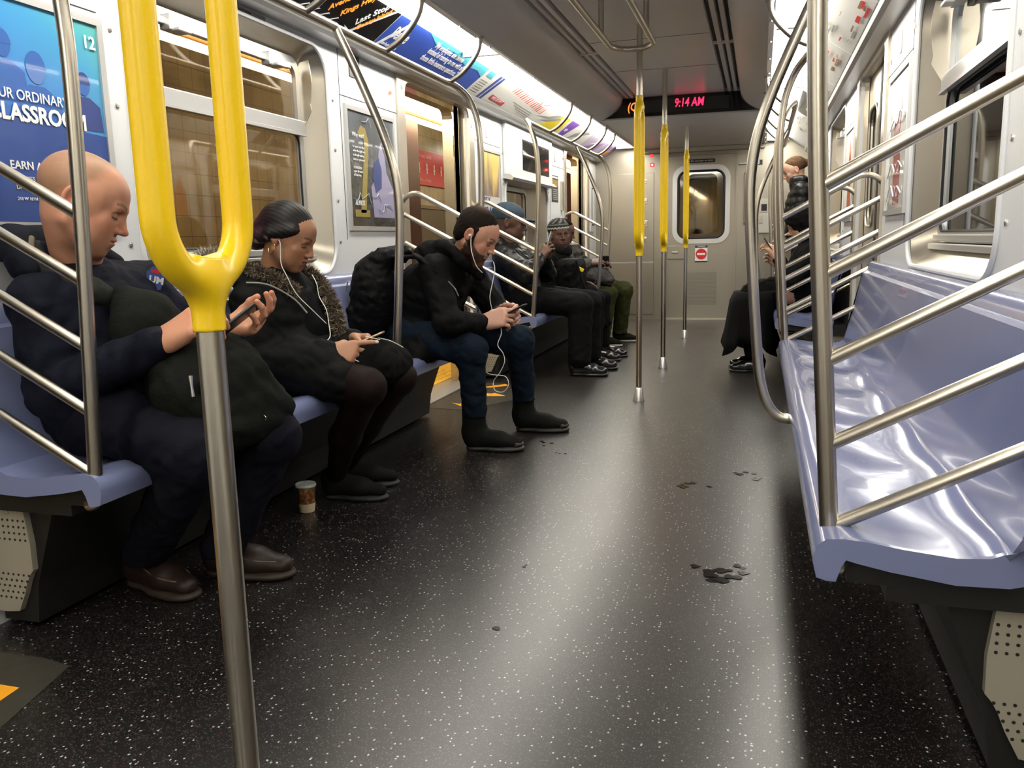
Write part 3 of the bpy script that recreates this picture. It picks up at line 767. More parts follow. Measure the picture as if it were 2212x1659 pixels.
# ------------------------------------------------------------------ grab rails: windscreen frames at both bench ends joined by the overhead rail
def make_rail(s, y0, y1, ymid, hoops, label, top=True):
    g = thing('grab_rail', label, 'handrail', (s * .81, y0, .38), 'steel grab rail frames round the benches')
    R = .0165
    def screen(y, q):
        pole = spline([(s * .835, y, .372), (s * .815, y, .385), (s * .808, y, .44), (s * .790, y, .70), (s * .770, y, 1.0), (s * .757, y, 1.28), (s * .757, y, 1.45), (s * .772, y, 1.60), (s * .812, y + .02 * q, 1.71), (s * .855, y + .09 * q, 1.762), (s * .868, y + .20 * q, 1.766)])
        MB().tube(pole, R, 16).build('pole', steel, g, True)
        # wall side tube with rounded top flowing into the top bar
        MB().tube(arc_path([(s * .772, y, 1.045), (s * 1.145, y, 1.245), (s * 1.228, y, 1.20), (s * 1.235, y, .56)], .10, 10), .0135, 14).build('top_bar', steel, g, True)
        for zz in (.895, .745, .595, .445):
            x0 = .772 + (1.045 - zz) * .062
            MB().tube([(s * (x0 - .002), y, zz), (s * 1.232, y, zz + .53 * (1.232 - x0))], .0125, 14).build('bar', steel, g, True)
            MB().lathe([(.024, -.0), (.020, .008), (.0145, .02)], (0, 0, 0), 12).bm.free()
    screen(y0, 1); screen(y1, -1)
    MB().tube([(s * .868, y0 + .16, 1.766), (s * .868, y1 - .16, 1.766)], .0155, 14).build('overhead_rail', steel, g, True)
    for y in hoops:
        path = spline([(s * .868, y, 1.766), (s * .80, y, 1.80), (s * .735, y, 1.86), (s * .70, y, 1.915), (s * .69, y, 1.975)], 6)
        h = MB().tube(path, [.0125] * (len(path) - 5) + [.0125, .014, .016, .016, .016], 12).build('hoop', mat('hoop_steel', (.30, .28, .25), .34, 1.0), g, True)
        MB().lathe([(.020, 0), (.020, -.012)], (s * .69, y, 1.974), 12).build('mount', steel, h)
    if ymid:
        pm = spline([(s * .868, ymid, 1.766), (s * .80, ymid, 1.625), (s * .745, ymid, 1.50), (s * .70, ymid, 1.39), (s * .664, ymid, 1.28), (s * .645, ymid, 1.17), (s * .642, ymid, 1.05), (s * .655, ymid, .85), (s * .672, ymid, .64), (s * .685, ymid, .52), (s * .708, ymid, .44), (s * .745, ymid, .395), (s * .790, ymid, .388)])
        MB().tube(pm, .0165, 16).build('middle_pole', steel, g, True)
    return g
make_rail(-1, 1.53, 4.32, 2.97, (1.70, 2.745, 3.40, 4.16), 'steel grab rail frame round the near left bench, by the bald man')
make_rail(-1, 5.52, 8.35, 7.27, (6.30, 7.03, 7.75, 8.24), 'steel grab rail frame round the far left bench, by the man in the cap')
make_rail(1, 1.53, 4.32, 2.72, (1.70, 2.45, 3.20, 4.0), 'steel grab rail frame round the empty right bench, nearest the camera')
make_rail(1, 5.50, 8.35, 6.95, (5.85, 6.5, 7.3, 8.0), 'steel grab rail frame round the far right bench, by the hooded passenger')

# ------------------------------------------------------------------ centre poles with the yellow split grips
def make_pole(y, ztop, label, yaw=0.):
    p = thing('centre_pole', label, 'pole', (0, y, 0), 'centre poles with yellow split grips')
    MB().tube([(0, y, 0), (0, y, .90)], .0172, 20).build('lower_tube', steel, p, True)
    MB().tube([(0, y, 1.70), (0, y, ztop)], .0172, 20).build('upper_tube', steel, p, True)
    mb = MB(); mb.lathe([(.034, 0), (.034, .008), (.030, .02), (.024, .075), (.018, .082)], (0, y, 0), 24); mb.build('floor_collar', alu, p, True)
    mb = MB(); mb.lathe([(.030, ztop - .004), (.030, ztop + .002)], (0, y, 0), 24); mb.build('ceiling_flange', alu, p)
    hs = .079
    # closed loop, fused with two sockets through a signed distance surface
    if 'yellow_grip_mesh' in bpy.data.meshes:
        me = bpy.data.meshes['yellow_grip_mesh']; g = bpy.data.objects.new('yellow_grip', me); COL.objects.link(g); g.parent = p; return p
    def col(P_):
        x, yy, z = P_[..., 0], P_[..., 1], P_[..., 2]
        zc = 1.31; hz = .385
        # stadium loop in the yz plane
        dy = np.abs(yy); dz_ = np.maximum(np.abs(z - zc) - (hz - hs), 0)
        ring = np.sqrt((np.where(dz_ > 0, np.sqrt(dy ** 2 + dz_ ** 2), dy) - hs) ** 2 + x ** 2) - .0200
        rad = np.sqrt(x ** 2 + yy ** 2)
        sock = np.maximum(rad - .0205, np.maximum(np.abs(z - .905) - .045, -1)); sock2 = np.maximum(rad - .0205, np.abs(z - 1.715) - .045)
        k = .03
        def sm(a, b): h = np.clip(.5 + .5 * (b - a) / k, 0, 1); return b * (1 - h) + a * h - k * h * (1 - h)
        return sm(sm(ring, sock), sock2)
    v, q = sdf_mesh(col, (-.05, -.12, .84), (.05, .12, 1.78), .0026)
    me = np_mesh('yellow_grip_mesh', v, q); me.materials.append(yellowm)
    for f_ in me.polygons: f_.use_smooth = True
    g = bpy.data.objects.new('yellow_grip', me); COL.objects.link(g); g.parent = p
    return p
make_pole(.91, ZC, 'nearest centre pole, its big yellow split grip in front of the seated woman')
make_pole(4.92, ZC, 'centre pole with yellow split grip, leftmost of the three farther poles')
make_pole(6.23, ZC, 'centre pole crossing the LED clock, middle of the three farther poles')
make_pole(8.12, 1.975, 'farthest centre pole, in front of the end door window')
# ------------------------------------------------------------------ overhead grab loop hanging from the ceiling
lp = thing('ceiling_grab_loop', 'steel grab loop hung from the ceiling in the middle of the car', 'handrail', (0, 3.7, ZC))
zl = 1.97
MB().tube(arc_path([(-.115, 2.3, zl), (-.115, 4.62, zl), (-.05, 4.72, zl), (.05, 4.72, zl), (.115, 4.62, zl), (.115, 2.3, zl)], .05), .0155, 14).build('loop_tube', steel, lp, True)
for x, y in ((-.125, 4.36), (.125, 4.30), (-.125, 2.5), (.125, 2.5)):
    MB().tube([(x * .93, y, zl), (x * .93, y, ZC)], .0145, 12).build('hanger', steel, lp, True)

# ------------------------------------------------------------------ ads and displays above the windows
ADC = lambda s, y, t, d=0: Vector((s * (1.118 - .17 * t - d * .58), y, 1.8975 + .12 * t - d * .81))
def ad_axes(s): return (Vector((0, 1, 0)) if s < 0 else Vector((0, -1, 0))), Vector((-s * .17, 0, .12)).normalized()
def ad_panel(s, y0, y1, m, label, name='advert_card', cat='advert'):
    mb = MB(); mb.plate([[(y0, 0.02), (y1, 0.02), (y1, .99), (y0, .99)]], lambda p, q, d: ADC(s, p, q, d), .003)
    o = mb.build(name, m, None, origin=ADC(s, (y0 + y1) / 2, 0)); tag(o, label, cat, 'advert cards in the rail above the seats' if cat == 'advert' else None); return o
def patch(o, name, s, poly, m, d=.004):
    mb = MB(); mb.plate([poly], lambda p, q, dd: ADC(s, p, q, d + dd), .0006); return mb.build(name, m, o)
def adtext(o, s, y, t, st, size, m, **kw):
    X, Y = ad_axes(s); return text('lettering', st, size, ADC(s, y, t, .0045), X, Y, m, o, **kw)
bluem = mat('ad_blue', (.035, .085, .42), .35); tealm = mat('ad_teal', (.10, .48, .60), .35); paperm = mat('ad_paper', (.74, .73, .69), .4)
purplem = mat('ad_purple', (.17, .07, .38), .4); yadm = mat('ad_yellow', (.86, .68, .03), .4); navym = mat('ad_navy', (.04, .07, .30), .4); greym = mat('ad_grey', (.35, .34, .31), .45)
mauvem = mat('ad_mauve', (.36, .22, .48), .4); brownm = mat('ad_brown', (.30, .17, .09), .45); tanm = mat('ad_tan', (.62, .5, .33), .45)
# strip map
sm_ = ad_panel(-1, 1.9, 3.79, mat('display_glass', (.006, .006, .007), .15), 'black electronic strip map of the stops, Last Stop at its right end', 'strip_map', 'display')
lo2 = mat('led_orange_text', (.5, .15, .02), .5, emit=(1, .25, .02), es=1.3)
grn = mat('led_green_line', (.1, .3, .05), .5, emit=(.12, .5, .05), es=.5)
mb = MB()
mb.plate([[(1.95, .10), (3.44, .10), (3.44, .115), (1.95, .115)]], lambda p, q, d: ADC(-1, p, q, .004 + d), .0008)
for y in (2.2, 2.4, 2.6, 2.8, 3.0, 3.12, 3.2, 3.28, 3.36): mb.plate([[(y, .11), (y + .045, .24), (y + .052, .23), (y + .008, .11)]], lambda p, q, d: ADC(-1, p, q, .004 + d), .0008)
mb.plate([[(3.48, .06), (3.53, .11), (3.48, .16), (3.50, .11)]], lambda p, q, d: ADC(-1, p, q, .004 + d), .0008)
# frame round the last stop
q_ = [(3.535, .04), (3.555, .04), (3.755, 1.02), (3.735, 1.02)]
mb.plate([q_], lambda p, q, d: ADC(-1, p, q, .004 + d), .0008)
mb.plate([[(3.555, .03), (3.565, .03), (3.72, .86), (3.71, .86)]], lambda p, q, d: ADC(-1, p, q, .004 + d), .0008) if False else None
mb.build('route_line', whitep, sm_)
for i, (y, st) in enumerate(((3.13, 'Avenue H'), (3.22, 'Avenue J'), (3.31, 'Avenue M'), (3.41, 'Kings Hwy'))):
    X, Y = ad_axes(-1); Xd = (X * .62 + Y * .78).normalized(); Yd = (Y * .62 - X * .78).normalized()
    text('stop_name', st, .043, ADC(-1, y, .25, .0045), Xd, Yd, lo2, sm_, bold=.0006, shear=.25)
text('stop_name', 'Coney Island', .038, ADC(-1, 3.59, .13, .0045), Xd, Yd, lo2, sm_, bold=.0006, shear=.25)
text('last_stop_lettering', 'Last Stop', .050, ADC(-1, 3.555, .22, .0045), Xd, Yd, whitep, sm_, bold=.0008, shear=.2)
# blue ad
a1 = ad_panel(-1, 3.80, 5.12, bluem, 'blue advert card reading Bennie with a long white quotation')
patch(a1, 'teal_glow', -1, [(4.15, .99), (4.3, .8), (4.55, .86), (4.8, .7), (5.0, .75), (5.12, .62), (5.12, .99)], tealm)
patch(a1, 'white_edge', -1, [(3.80, .0), (3.825, .0), (3.96, .99), (3.93, .99)], whitep)
adtext(a1, -1, 3.86, .30, 'Bennie', .100, whitep, bold=.0012, sx=.62)
adtext(a1, -1, 3.84, .12, 'Better Employee Benefits', .027, whitep, sx=.62)
for t, st in ((.66, '"My employees use Bennie'), (.44, 'instead of coming to me with all'), (.20, 'those little insurance questions."')):
    adtext(a1, -1, 4.30 - .02 * (.66 - t), t, st, .054, whitep, bold=.0004, sx=.74)
a2 = ad_panel(-1, 5.12, 5.48, paperm, 'pale page advert card with blue stripe next to the blue advert')
patch(a2, 'teal_block', -1, [(5.17, .75), (5.28, .72), (5.28, .95), (5.17, .97)], tealm)
for y in (5.33, 5.39): patch(a2, 'blue_stripe', -1, [(y, .0), (y + .04, .0), (y + .08, .97), (y + .04, .97)], navym)
for k in range(6): patch(a2, 'text_line', -1, [(5.16, .12 + .09 * k), (5.29, .12 + .09 * k), (5.29, .14 + .09 * k), (5.16, .14 + .09 * k)], greym)
a3 = ad_panel(-1, 5.48, 6.80, paperm, 'cream advert card with tall red title and a red tag at its lower left')
patch(a3, 'red_tag', -1, [(5.53, .12), (5.84, .08), (5.84, .26), (5.53, .32)], mat('tag_red', (.5, .06, .07), .4))
adtext(a3, -1, 5.56, .14, 'FREE DELIVERY', .032, whitep, sx=1.15)
for k in range(17):
    y = 5.76 + .055 * k; patch(a3, 'red_stroke', -1, [(y, .72 - .015 * k), (y + .018, .72 - .015 * k), (y + .05, .98 - .012 * k), (y + .035, .98 - .012 * k)], redp if k % 3 else mat('pale_red', (.7, .25, .2), .4))
for k in range(4): patch(a3, 'text_line', -1, [(5.95 + .08 * k, .42 - .09 * k), (6.5, .36 - .09 * k), (6.5, .38 - .09 * k), (5.95 + .08 * k, .44 - .09 * k)], greym)
a4 = ad_panel(-1, 6.80, 7.50, paperm, 'advert card with bright yellow lower corner and grey shears')
patch(a4, 'yellow_field', -1, [(6.82, .02), (7.48, .02), (7.48, .98), (7.2, .9), (7.05, .45)], yadm)
patch(a4, 'shears', -1, [(6.6, .42), (6.95, .52), (7.2, .85), (7.1, .88), (6.9, .60)], greym, .006); patch(a4, 'shears', -1, [(6.75, .30), (7.0, .42), (7.25, .72), (7.18, .78), (6.95, .50)], greym, .006)
a5 = ad_panel(-1, 7.50, 8.55, paperm, 'cream advert card with slanting purple band')
patch(a5, 'purple_band', -1, [(7.58, .02), (7.72, .02), (7.86, .96), (7.55, .96)], purplem)
adtext(a5, -1, 7.60, .30, 'NEW', .05, whitep, sx=.8); patch(a5, 'grey_arm', -1, [(7.9, .1), (8.1, .35), (8.45, .8), (8.35, .9), (8.0, .5)], greym)
a6 = ad_panel(-1, 8.55, 9.45, mat('ad_lilac', (.55, .48, .62), .4), 'pale lilac advert card with purple sail shape')
patch(a6, 'purple_shape', -1, [(8.62, .08), (9.2, .08), (9.3, .8), (9.0, .5)], mauvem); patch(a6, 'white_curl', -1, [(8.8, .4), (9.1, .75), (9.05, .55)], whitep, .006)
a7 = ad_panel(-1, 9.45, 10.0, mat('ad_violet', (.42, .33, .50), .4), 'violet advert card with orange marks at the far end')
patch(a7, 'orange_mark', -1, [(9.6, .1), (9.75, .15), (9.9, .6), (9.8, .6)], orangep); patch(a7, 'dark_bust', -1, [(9.6, .6), (9.68, .85), (9.8, .85), (9.85, .6)], mauvem)
# right side cards (seen at a glancing angle, red and brown strokes on white)
def rstrokes(o, y0, y1, cols, seed, n=14):
    r = random.Random(seed)
    for k in range(n):
        y = r.uniform(y0 + .02, y1 - .22); t = r.uniform(.06, .85); l = r.uniform(.08, .2); h = r.uniform(.02, .09)
        patch(o, 'colour_stroke', 1, [(y, t), (y + l, t + r.uniform(-.04, .04)), (y + l * 1.02, t + h), (y + .01, t + h)], cols[k % len(cols)], .003 + .0008 * k)
for i, (y0, y1, c, lb) in enumerate(((2.9, 3.9, [brownm, tanm, redp], 'white advert card with brown and red patches, right side nearest the camera'),
                                  (3.92, 4.95, [redp, greym, brownm], 'white advert card with red script lines, right side over the near bench end'),
                                  (4.97, 5.95, [brownm, tanm, redp], 'white advert card with brown bars, right side over the doorway'),
                                  (5.97, 6.75, [greym, tanm], 'white advert card with small grey and tan marks, right side'),
                                  (7.85, 8.9, [tanm, greym], 'pale advert card with faint tan marks, right side far end'))):
    o = ad_panel(1, y0, y1, paperm, lb); rstrokes(o, y0, y1, c, 31 + i)
rm = ad_panel(1, 6.78, 7.82, mat('display_glass', (.006, .006, .007), .15), 'dark electronic strip map on the right side far down the car', 'strip_map', 'display')
for k in range(4): adtext(rm, 1, 7.7 - .2 * k, .3 + .12 * (k % 2), 'Av %s' % 'UXYZ'[k], .05, whitep)

# ------------------------------------------------------------------ posters on the white liner
def wall_axes(s): return (Vector((0, 1, 0)) if s < 0 else Vector((0, -1, 0))), Vector((0, 0, 1))
def poster(s, y0, y1, z0, z1, m, label, fr=.022):
    p = thing('poster', label, 'poster', (s * WX, (y0 + y1) / 2, z0))
    mb = MB(); mb.plate([[(y0 - fr, z0 - fr), (y1 + fr, z0 - fr), (y1 + fr, z1 + fr), (y0 - fr, z1 + fr)], [(y0, z0), (y1, z0), (y1, z1), (y0, z1)]], lambda a, b, d: Vector((s * (WX - .012 + d), a, b)), .012); mb.build('frame', alu, p)
    mb = MB(); mb.box((s * (WX - .005), y0, z0), (s * (WX - .001), y1, z1)); sh = mb.build('printed_sheet', m, p)
    return p, sh
def wp(o, name, s, poly, m, d=.0055):
    mb = MB(); mb.plate([poly], lambda a, b, dd: Vector((s * (WX - d - dd), a, b)), .0004); return mb.build(name, m, o)
def gradmat(name, stops, scale, nz=.5, rough=.25, det=2., yk=0.):
    m = mat(name, (1, 1, 1), rough, 0, .5, .3); co = coords(m, scale); n = noise(m, co, 1.6, det)
    sx = N(m, 'ShaderNodeSeparateXYZ'); L(m, co, sx.inputs[0])
    a = N(m, 'ShaderNodeMath', operation='MULTIPLY_ADD'); a.inputs[1].default_value = nz; L(m, n, a.inputs[0]); L(m, sx.outputs[2], a.inputs[2])
    a2 = N(m, 'ShaderNodeMath', operation='MULTIPLY_ADD'); a2.inputs[1].default_value = yk / 1.8; L(m, sx.outputs[1], a2.inputs[0]); L(m, a.outputs[0], a2.inputs[2])
    L(m, ramp(m, a2.outputs[0], stops), P(m).inputs['Base Color']); return m
b1m = gradmat('blue_poster_print', [(.0, (.02, .05, .22)), (.35, (.03, .10, .40)), (.6, (.05, .22, .58)), (.85, (.06, .30, .55)), (1, (.10, .42, .42))], (1.8, 1.8, 1.2), .35, yk=.75)
p1, sh = poster(-1, 1.60, 2.135, 1.045, 1.615, b1m, 'large blue poster reading OUR ORDINARY CLASSROOM behind the bald man')
navy2 = mat('poster_navy', (.03, .055, .22), .3, coat=.3); slate = mat('poster_slate', (.035, .12, .40), .3, coat=.3); tealp = mat('poster_teal', (.05, .33, .38), .3, coat=.3); hazy = mat('poster_haze', (.10, .20, .48), .3, coat=.3)
def bust(o, y, z, r, m, m2, dd=0.):
    hd = [(y + r * .75 * math.cos(t), z + r * math.sin(t)) for t in [k * PI / 9 for k in range(18)]]
    wp(o, 'silhouette_body', -1, [(y - r * 2.0, z - r * 4), (y + r * 2.0, z - r * 4), (y + r * 1.8, z - r * 1.8), (y + r * .6, z - r * 1.1), (y - r * .6, z - r * 1.1), (y - r * 1.7, z - r * 1.7)], m, .0056 + dd)
    wp(o, 'silhouette_head', -1, hd, m2, .0061 + dd); wp(o, 'silhouette_hair', -1, [(y + r * .8 * math.cos(t), z + r * 1.06 * math.sin(t)) for t in [k * PI / 9 for k in range(0, 10)]], m, .0066 + dd)
0 and wp(sh, 'teal_corner', -1, [(2.05, 1.28), (2.135, 1.22), (2.135, 1.615), (2.02, 1.615)], tealp, .0056)
bust(sh, 1.90, 1.455, .042, slate, hazy); bust(sh, 2.065, 1.44, .032, navy2, slate, .0002); bust(sh, 1.80, 1.50, .035, slate, slate, -.0003)
wp(sh, 'dark_field', -1, [(1.60, 1.045), (2.135, 1.045), (2.135, 1.30), (1.95, 1.31), (1.60, 1.33)], mat('poster_deep', (.022, .065, .27), .3, coat=.3), .0072)
text('lettering', 'OUR ORDINARY', .038, (-(WX - .0090), 1.742, 1.356), (0, 1, 0), (0, 0, 1), whitep, sh, bold=.0002, fit=.258)
text('lettering', 'CLASSROOM', .060, (-(WX - .0090), 1.732, 1.298), (0, 1, 0), (0, 0, 1), whitep, sh, bold=.0020, fit=.325)
text('lettering', 'EARN A DIPLOMA', .030, (-(WX - .0090), 1.778, 1.178), (0, 1, 0), (0, 0, 1), whitep, sh, bold=.0004)
text('lettering', 'CLASSES START MAR 25', .017, (-(WX - .0090), 1.79, 1.150), (0, 1, 0), (0, 0, 1), tanm, sh, bold=.0003)
text('lettering', 'DAY AND EVENING', .017, (-(WX - .0090), 1.79, 1.128), (0, 1, 0), (0, 0, 1), tanm, sh, bold=.0003)
text('lettering', '218 W 18TH STREET', .012, (-(WX - .0090), 1.79, 1.10), (0, 1, 0), (0, 0, 1), whitep, sh)
text('lettering', '12', .050, (-(WX - .0090), 2.075, 1.535), (0, 1, 0), (0, 0, 1), whitep, sh, bold=.001)
# black crinkled poster left of the open doorway
p2m = gradmat('dark_poster_print', [(.2, (.015, .016, .018)), (.5, (.05, .052, .055)), (.8, (.10, .11, .12)), (1, (.16, .18, .20))], (2.2, 3, 1.1), .6, .18)
bump(p2m, noise(p2m, coords(p2m, (1, 2, 2)), 6, 2), .35, .02)
p2, sh = poster(-1, 3.70, 4.215, 1.055, 1.60, p2m, 'dark crinkled poster with lavender figure left of the open doorway')
lav = mat('poster_lavender', (.33, .31, .47), .3, coat=.4); och = mat('poster_ochre', (.30, .23, .05), .3, coat=.4)
wp(sh, 'lavender_figure', -1, [(3.95, 1.10), (4.20, 1.10), (4.19, 1.25), (4.12, 1.33), (4.10, 1.42), (4.06, 1.48), (4.03, 1.42), (4.02, 1.33), (3.93, 1.25)], lav)
wp(sh, 'dark_figure', -1, [(3.98, 1.22), (4.05, 1.25), (4.06, 1.34), (4.03, 1.40), (3.98, 1.37), (3.95, 1.30)], navy2, .006)
wp(sh, 'ochre_arch', -1, [(3.80, 1.12), (3.86, 1.12), (3.90, 1.35), (3.92, 1.47), (3.89, 1.53), (3.84, 1.54), (3.80, 1.50), (3.83, 1.49), (3.865, 1.49), (3.87, 1.45), (3.84, 1.30)], och, .0062)
wp(sh, 'ochre_base', -1, [(3.74, 1.10), (3.90, 1.10), (3.90, 1.135), (3.74, 1.135)], och, .0062)
for k, (t_, z) in enumerate((('Why wait?', 1.475), ('for your next idea', 1.425), ('when the right one', 1.405), ('is already waiting', 1.385), ('here for you now.', 1.365), ('ADMISSION', 1.325), ('open all week', 1.308), ('all day long', 1.291))):
    text('lettering', t_, .030 if k == 0 else .017, (-(WX - .0068), 3.745, z), (0, 1, 0), (0, 0, 1), whitep, sh)
text('lettering', 'ALWAYS', .032, (-(WX - .0068), 3.745, 1.150), (0, 1, 0), (0, 0, 1), whitep, sh, bold=.001, sx=.8)
glint = mat('crease_glint', (.5, .52, .55), .15, 0, .8, .6)  # pale glints of the plastic, put into the colour of its wrinkles
r_ = random.Random(5)
for k in range(9):
    y = 3.72 + .46 * r_.random(); z = 1.08 + .5 * r_.random()
    MB().tube(spline([(-(WX - .008), y, z), (-(WX - .012), y + .04, z - .015 + .03 * r_.random()), (-(WX - .011), y + .07, z + .03 * r_.random()), (-(WX - .008), y + .10, z - .02)], 4), .0016, 5).build('plastic_wrinkle', glint, sh)
# cream poster beyond the doorway
p3, sh = poster(-1, 5.66, 6.13, 1.055, 1.60, mat('cream_print', (.62, .61, .55), .35), 'poster with a photograph above PRE-K FOR ALL beyond the open doorway')
ph = gradmat('poster_photo', [(.1, (.10, .06, .04)), (.35, (.45, .22, .13)), (.5, (.62, .40, .28)), (.7, (.22, .16, .16)), (.9, (.75, .55, .15))], (6, 6, .9), .9, .3, 4.)
wp(sh, 'photograph', -1, [(5.67, 1.29), (6.12, 1.29), (6.12, 1.595), (5.67, 1.595)], ph)
for st, z, m_ in (('PRE-K', 1.215, navym), ('FOR ALL', 1.145, navym)): text('lettering', st, .075, (-(WX - .0068), 5.70, z), (0, 1, 0), (0, 0, 1), m_, sh, bold=.0012)
# right wall posters
p4m = gradmat('red_figure_print', [(.2, (.28, .03, .03)), (.45, (.45, .15, .12)), (.6, (.70, .66, .62)), (1, (.78, .77, .75))], (3, 6, 1.3), .9, .15, 1.5)
p4, sh = poster(1, 3.66, 4.16, 1.06, 1.61, mat('pale_plastic_print', (.62, .60, .57), .15, 0, .6, .5), 'pale plastic covered poster with a red figure on the right wall')
wp(sh, 'red_figure', 1, [(3.80, 1.08), (3.96, 1.08), (3.98, 1.22), (4.0, 1.40), (3.93, 1.58), (3.82, 1.50), (3.86, 1.36), (3.80, 1.24)], mat('poster_crimson', (.34, .035, .04), .2, coat=.5))
for k in range(4): MB().tube(spline([(WX - .010, 3.72, 1.12 + .1 * k), (WX - .014, 3.80, 1.15 + .1 * k), (WX - .012, 3.88, 1.11 + .1 * k), (WX - .012, 3.98, 1.16 + .09 * k), (WX - .010, 4.10, 1.10 + .1 * k)], 5), .003, 6).build('plastic_wrinkle', mat('plastic_ridge', (.8, .78, .75), .12, 0, .8, .6), sh)
p5, sh = poster(1, 5.66, 6.13, 1.06, 1.61, paperm, 'narrow looking poster with a red and orange figure on the right wall beyond the doorway')
wp(sh, 'orange_figure', 1, [(5.75, 1.08), (5.98, 1.08), (5.95, 1.42), (5.88, 1.55), (5.80, 1.40)], mat('poster_orange', (.6, .13, .03), .3, coat=.4))
# small liner signs
def wsign(name, label, cat, s, y0, y1, z0, z1, m, d=.004):
    mb = MB(); mb.box((s * (WX - d), y0, z0), (s * WX, y1, z1), .001); o = mb.build(name, m, origin=(s * WX, (y0 + y1) / 2, z0)); tag(o, label, cat); return o
o = wsign('number_sign', 'small black sign with red digits high on the white liner by the first middle pole', 'sign', -1, 3.76, 3.87, 1.755, 1.86, blackm)
text('red_digit', '7', .05, (-(WX - .0045), 3.765, 1.785), (0, 1, 0), (0, 0, 1), mat('sign_red_digit', (.8, .05, .04), .4, emit=(1, .08, .05), es=.8), o, bold=.001)
text('white_digit', 'M 5', .02, (-(WX - .0045), 3.80, 1.83), (0, 1, 0), (0, 0, 1), whitep, o)
o = wsign('door_number_decal', 'white decal with black letters on the steel post left of the open doorway', 'sign', -1, 4.335, 4.368, 1.765, 1.82, whitep, .014)
text('lettering', 'L4', .032, (-(WX - .0145), 4.337, 1.782), (0, 1, 0), (0, 0, 1), blackm, o, bold=.001, sx=.7)
o = wsign('door_number_decal', 'white decal on the steel post right of the open doorway', 'sign', -1, 5.475, 5.53, 1.70, 1.76, whitep, .014)
text('lettering', 'L3', .035, (-(WX - .0145), 5.48, 1.715), (0, 1, 0), (0, 0, 1), blackm, o, bold=.001, sx=.8)
for s, y, z, lb in ((-1, 4.20, 1.735, 'tiny red arrow decal left of the open doorway'), (-1, 5.62, 1.735, 'tiny red arrow decal right of the open doorway'), (-1, 8.27, 1.74, 'tiny red arrow decal before the far left doorway'),
                    (1, 4.22, 1.70, 'tiny red decal at the top of the liner before the right doorway'), (1, 5.60, 1.70, 'tiny red decal beyond the right doorway'), (1, 3.62, 1.72, 'tiny red decal nearest the camera on the right liner')):
    mb = MB(); mb.plate([[(y, z), (y + .025, z + .006), (y + .045, z + .018), (y + .03, z + .028), (y, z + .016)]], lambda a, b, d: Vector((s * (WX - .001 - d), a, b)), .001)
    tag(mb.build('red_decal', mat('decal_red', (.75, .10, .03), .45), origin=(s * WX, y, z)), lb, 'decal', 'red door decals')
# display cabinet over the second left window
cb = thing('display_cabinet', 'white display cabinet with dark screen above the far left window', 'display', (-WX, 6.9, 1.45))
mb = MB(); mb.box((-(WX), 6.24, 1.462), (-(WX - .03), 7.72, 1.875), .008); mb.build('housing', linerm, cb)
mb = MB(); mb.sweep([(-WX, 1.440), (-(WX - .075), 1.425), (-(WX - .085), 1.445), (-(WX - .06), 1.47), (-WX, 1.475)], [((0, 6.24, 0), (1, 0, 0), (0, 0, 1)), ((0, 7.66, 0), (1, 0, 0), (0, 0, 1))]); mb.build('drip_ledge', alu, cb, True)
mb = MB(); mb.box((-(WX - .034), 6.70, 1.535), (-(WX - .03), 7.58, 1.775)); mb.build('screen', mat('screen_glass', (.012, .014, .016), .06, 0, .8, .6), cb)
o = wsign('notice_card', 'narrow dark notice card with yellow rows near the far left doorway', 'sign', -1, 7.80, 8.06, 1.325, 1.57, mat('notice_dark', (.05, .052, .05), .4))
for k in range(4): wp(o, 'yellow_row', -1, [(7.83 + .055 * k, 1.47), (7.865 + .055 * k, 1.47), (7.865 + .055 * k, 1.53), (7.83 + .055 * k, 1.53)], mat('notice_amber', (.55, .33, .06), .4), .0045)
for k in range(6): wp(o, 'text_line', -1, [(7.83, 1.345 + .018 * k), (8.03, 1.345 + .018 * k), (8.03, 1.352 + .018 * k), (7.83, 1.352 + .018 * k)], greym, .0045)
wp(o, 'title_bar', -1, [(7.82, 1.545), (8.04, 1.545), (8.04, 1.56), (7.82, 1.56)], whitep, .0045)
o = wsign('door_control_box', 'narrow grey door control box left of the far left doorway', 'control box', -1, 8.17, 8.24, 1.25, 1.53, steelv, .02)
o = wsign('wall_intercom', 'tall white intercom panel between the far left doorway and the end wall', 'intercom', -1, 9.62, 9.86, 1.05, 1.66, mat('intercom_white', (.6, .6, .58), .35), .02)
mb = MB(); mb.box((-(WX - .024), 9.68, 1.12), (-(WX - .02), 9.80, 1.55), .002); mb.build('slot_frame', darkm, o)
mb = MB(); mb.box((-(WX - .028), 9.695, 1.135), (-(WX - .022), 9.785, 1.535), .002); mb.build('slot_cover', linerm, o)
mb = MB(); mb.lathe([(.014, 0), (.014, .006)], (-(WX - .02), 9.74, 1.60), 12, 'x'); mb.build('red_button', redp, o)
o = wsign('paper_notice', 'small black label strip on the header above the near window', 'label', -1, 2.86, 3.06, 1.838, 1.856, mat('label_grey', (.25, .25, .25), .4))
text('lettering', 'Please do not lean', .012, (-(WX - .0045), 2.87, 1.840), (0, 1, 0), (0, 0, 1), blackm, o)

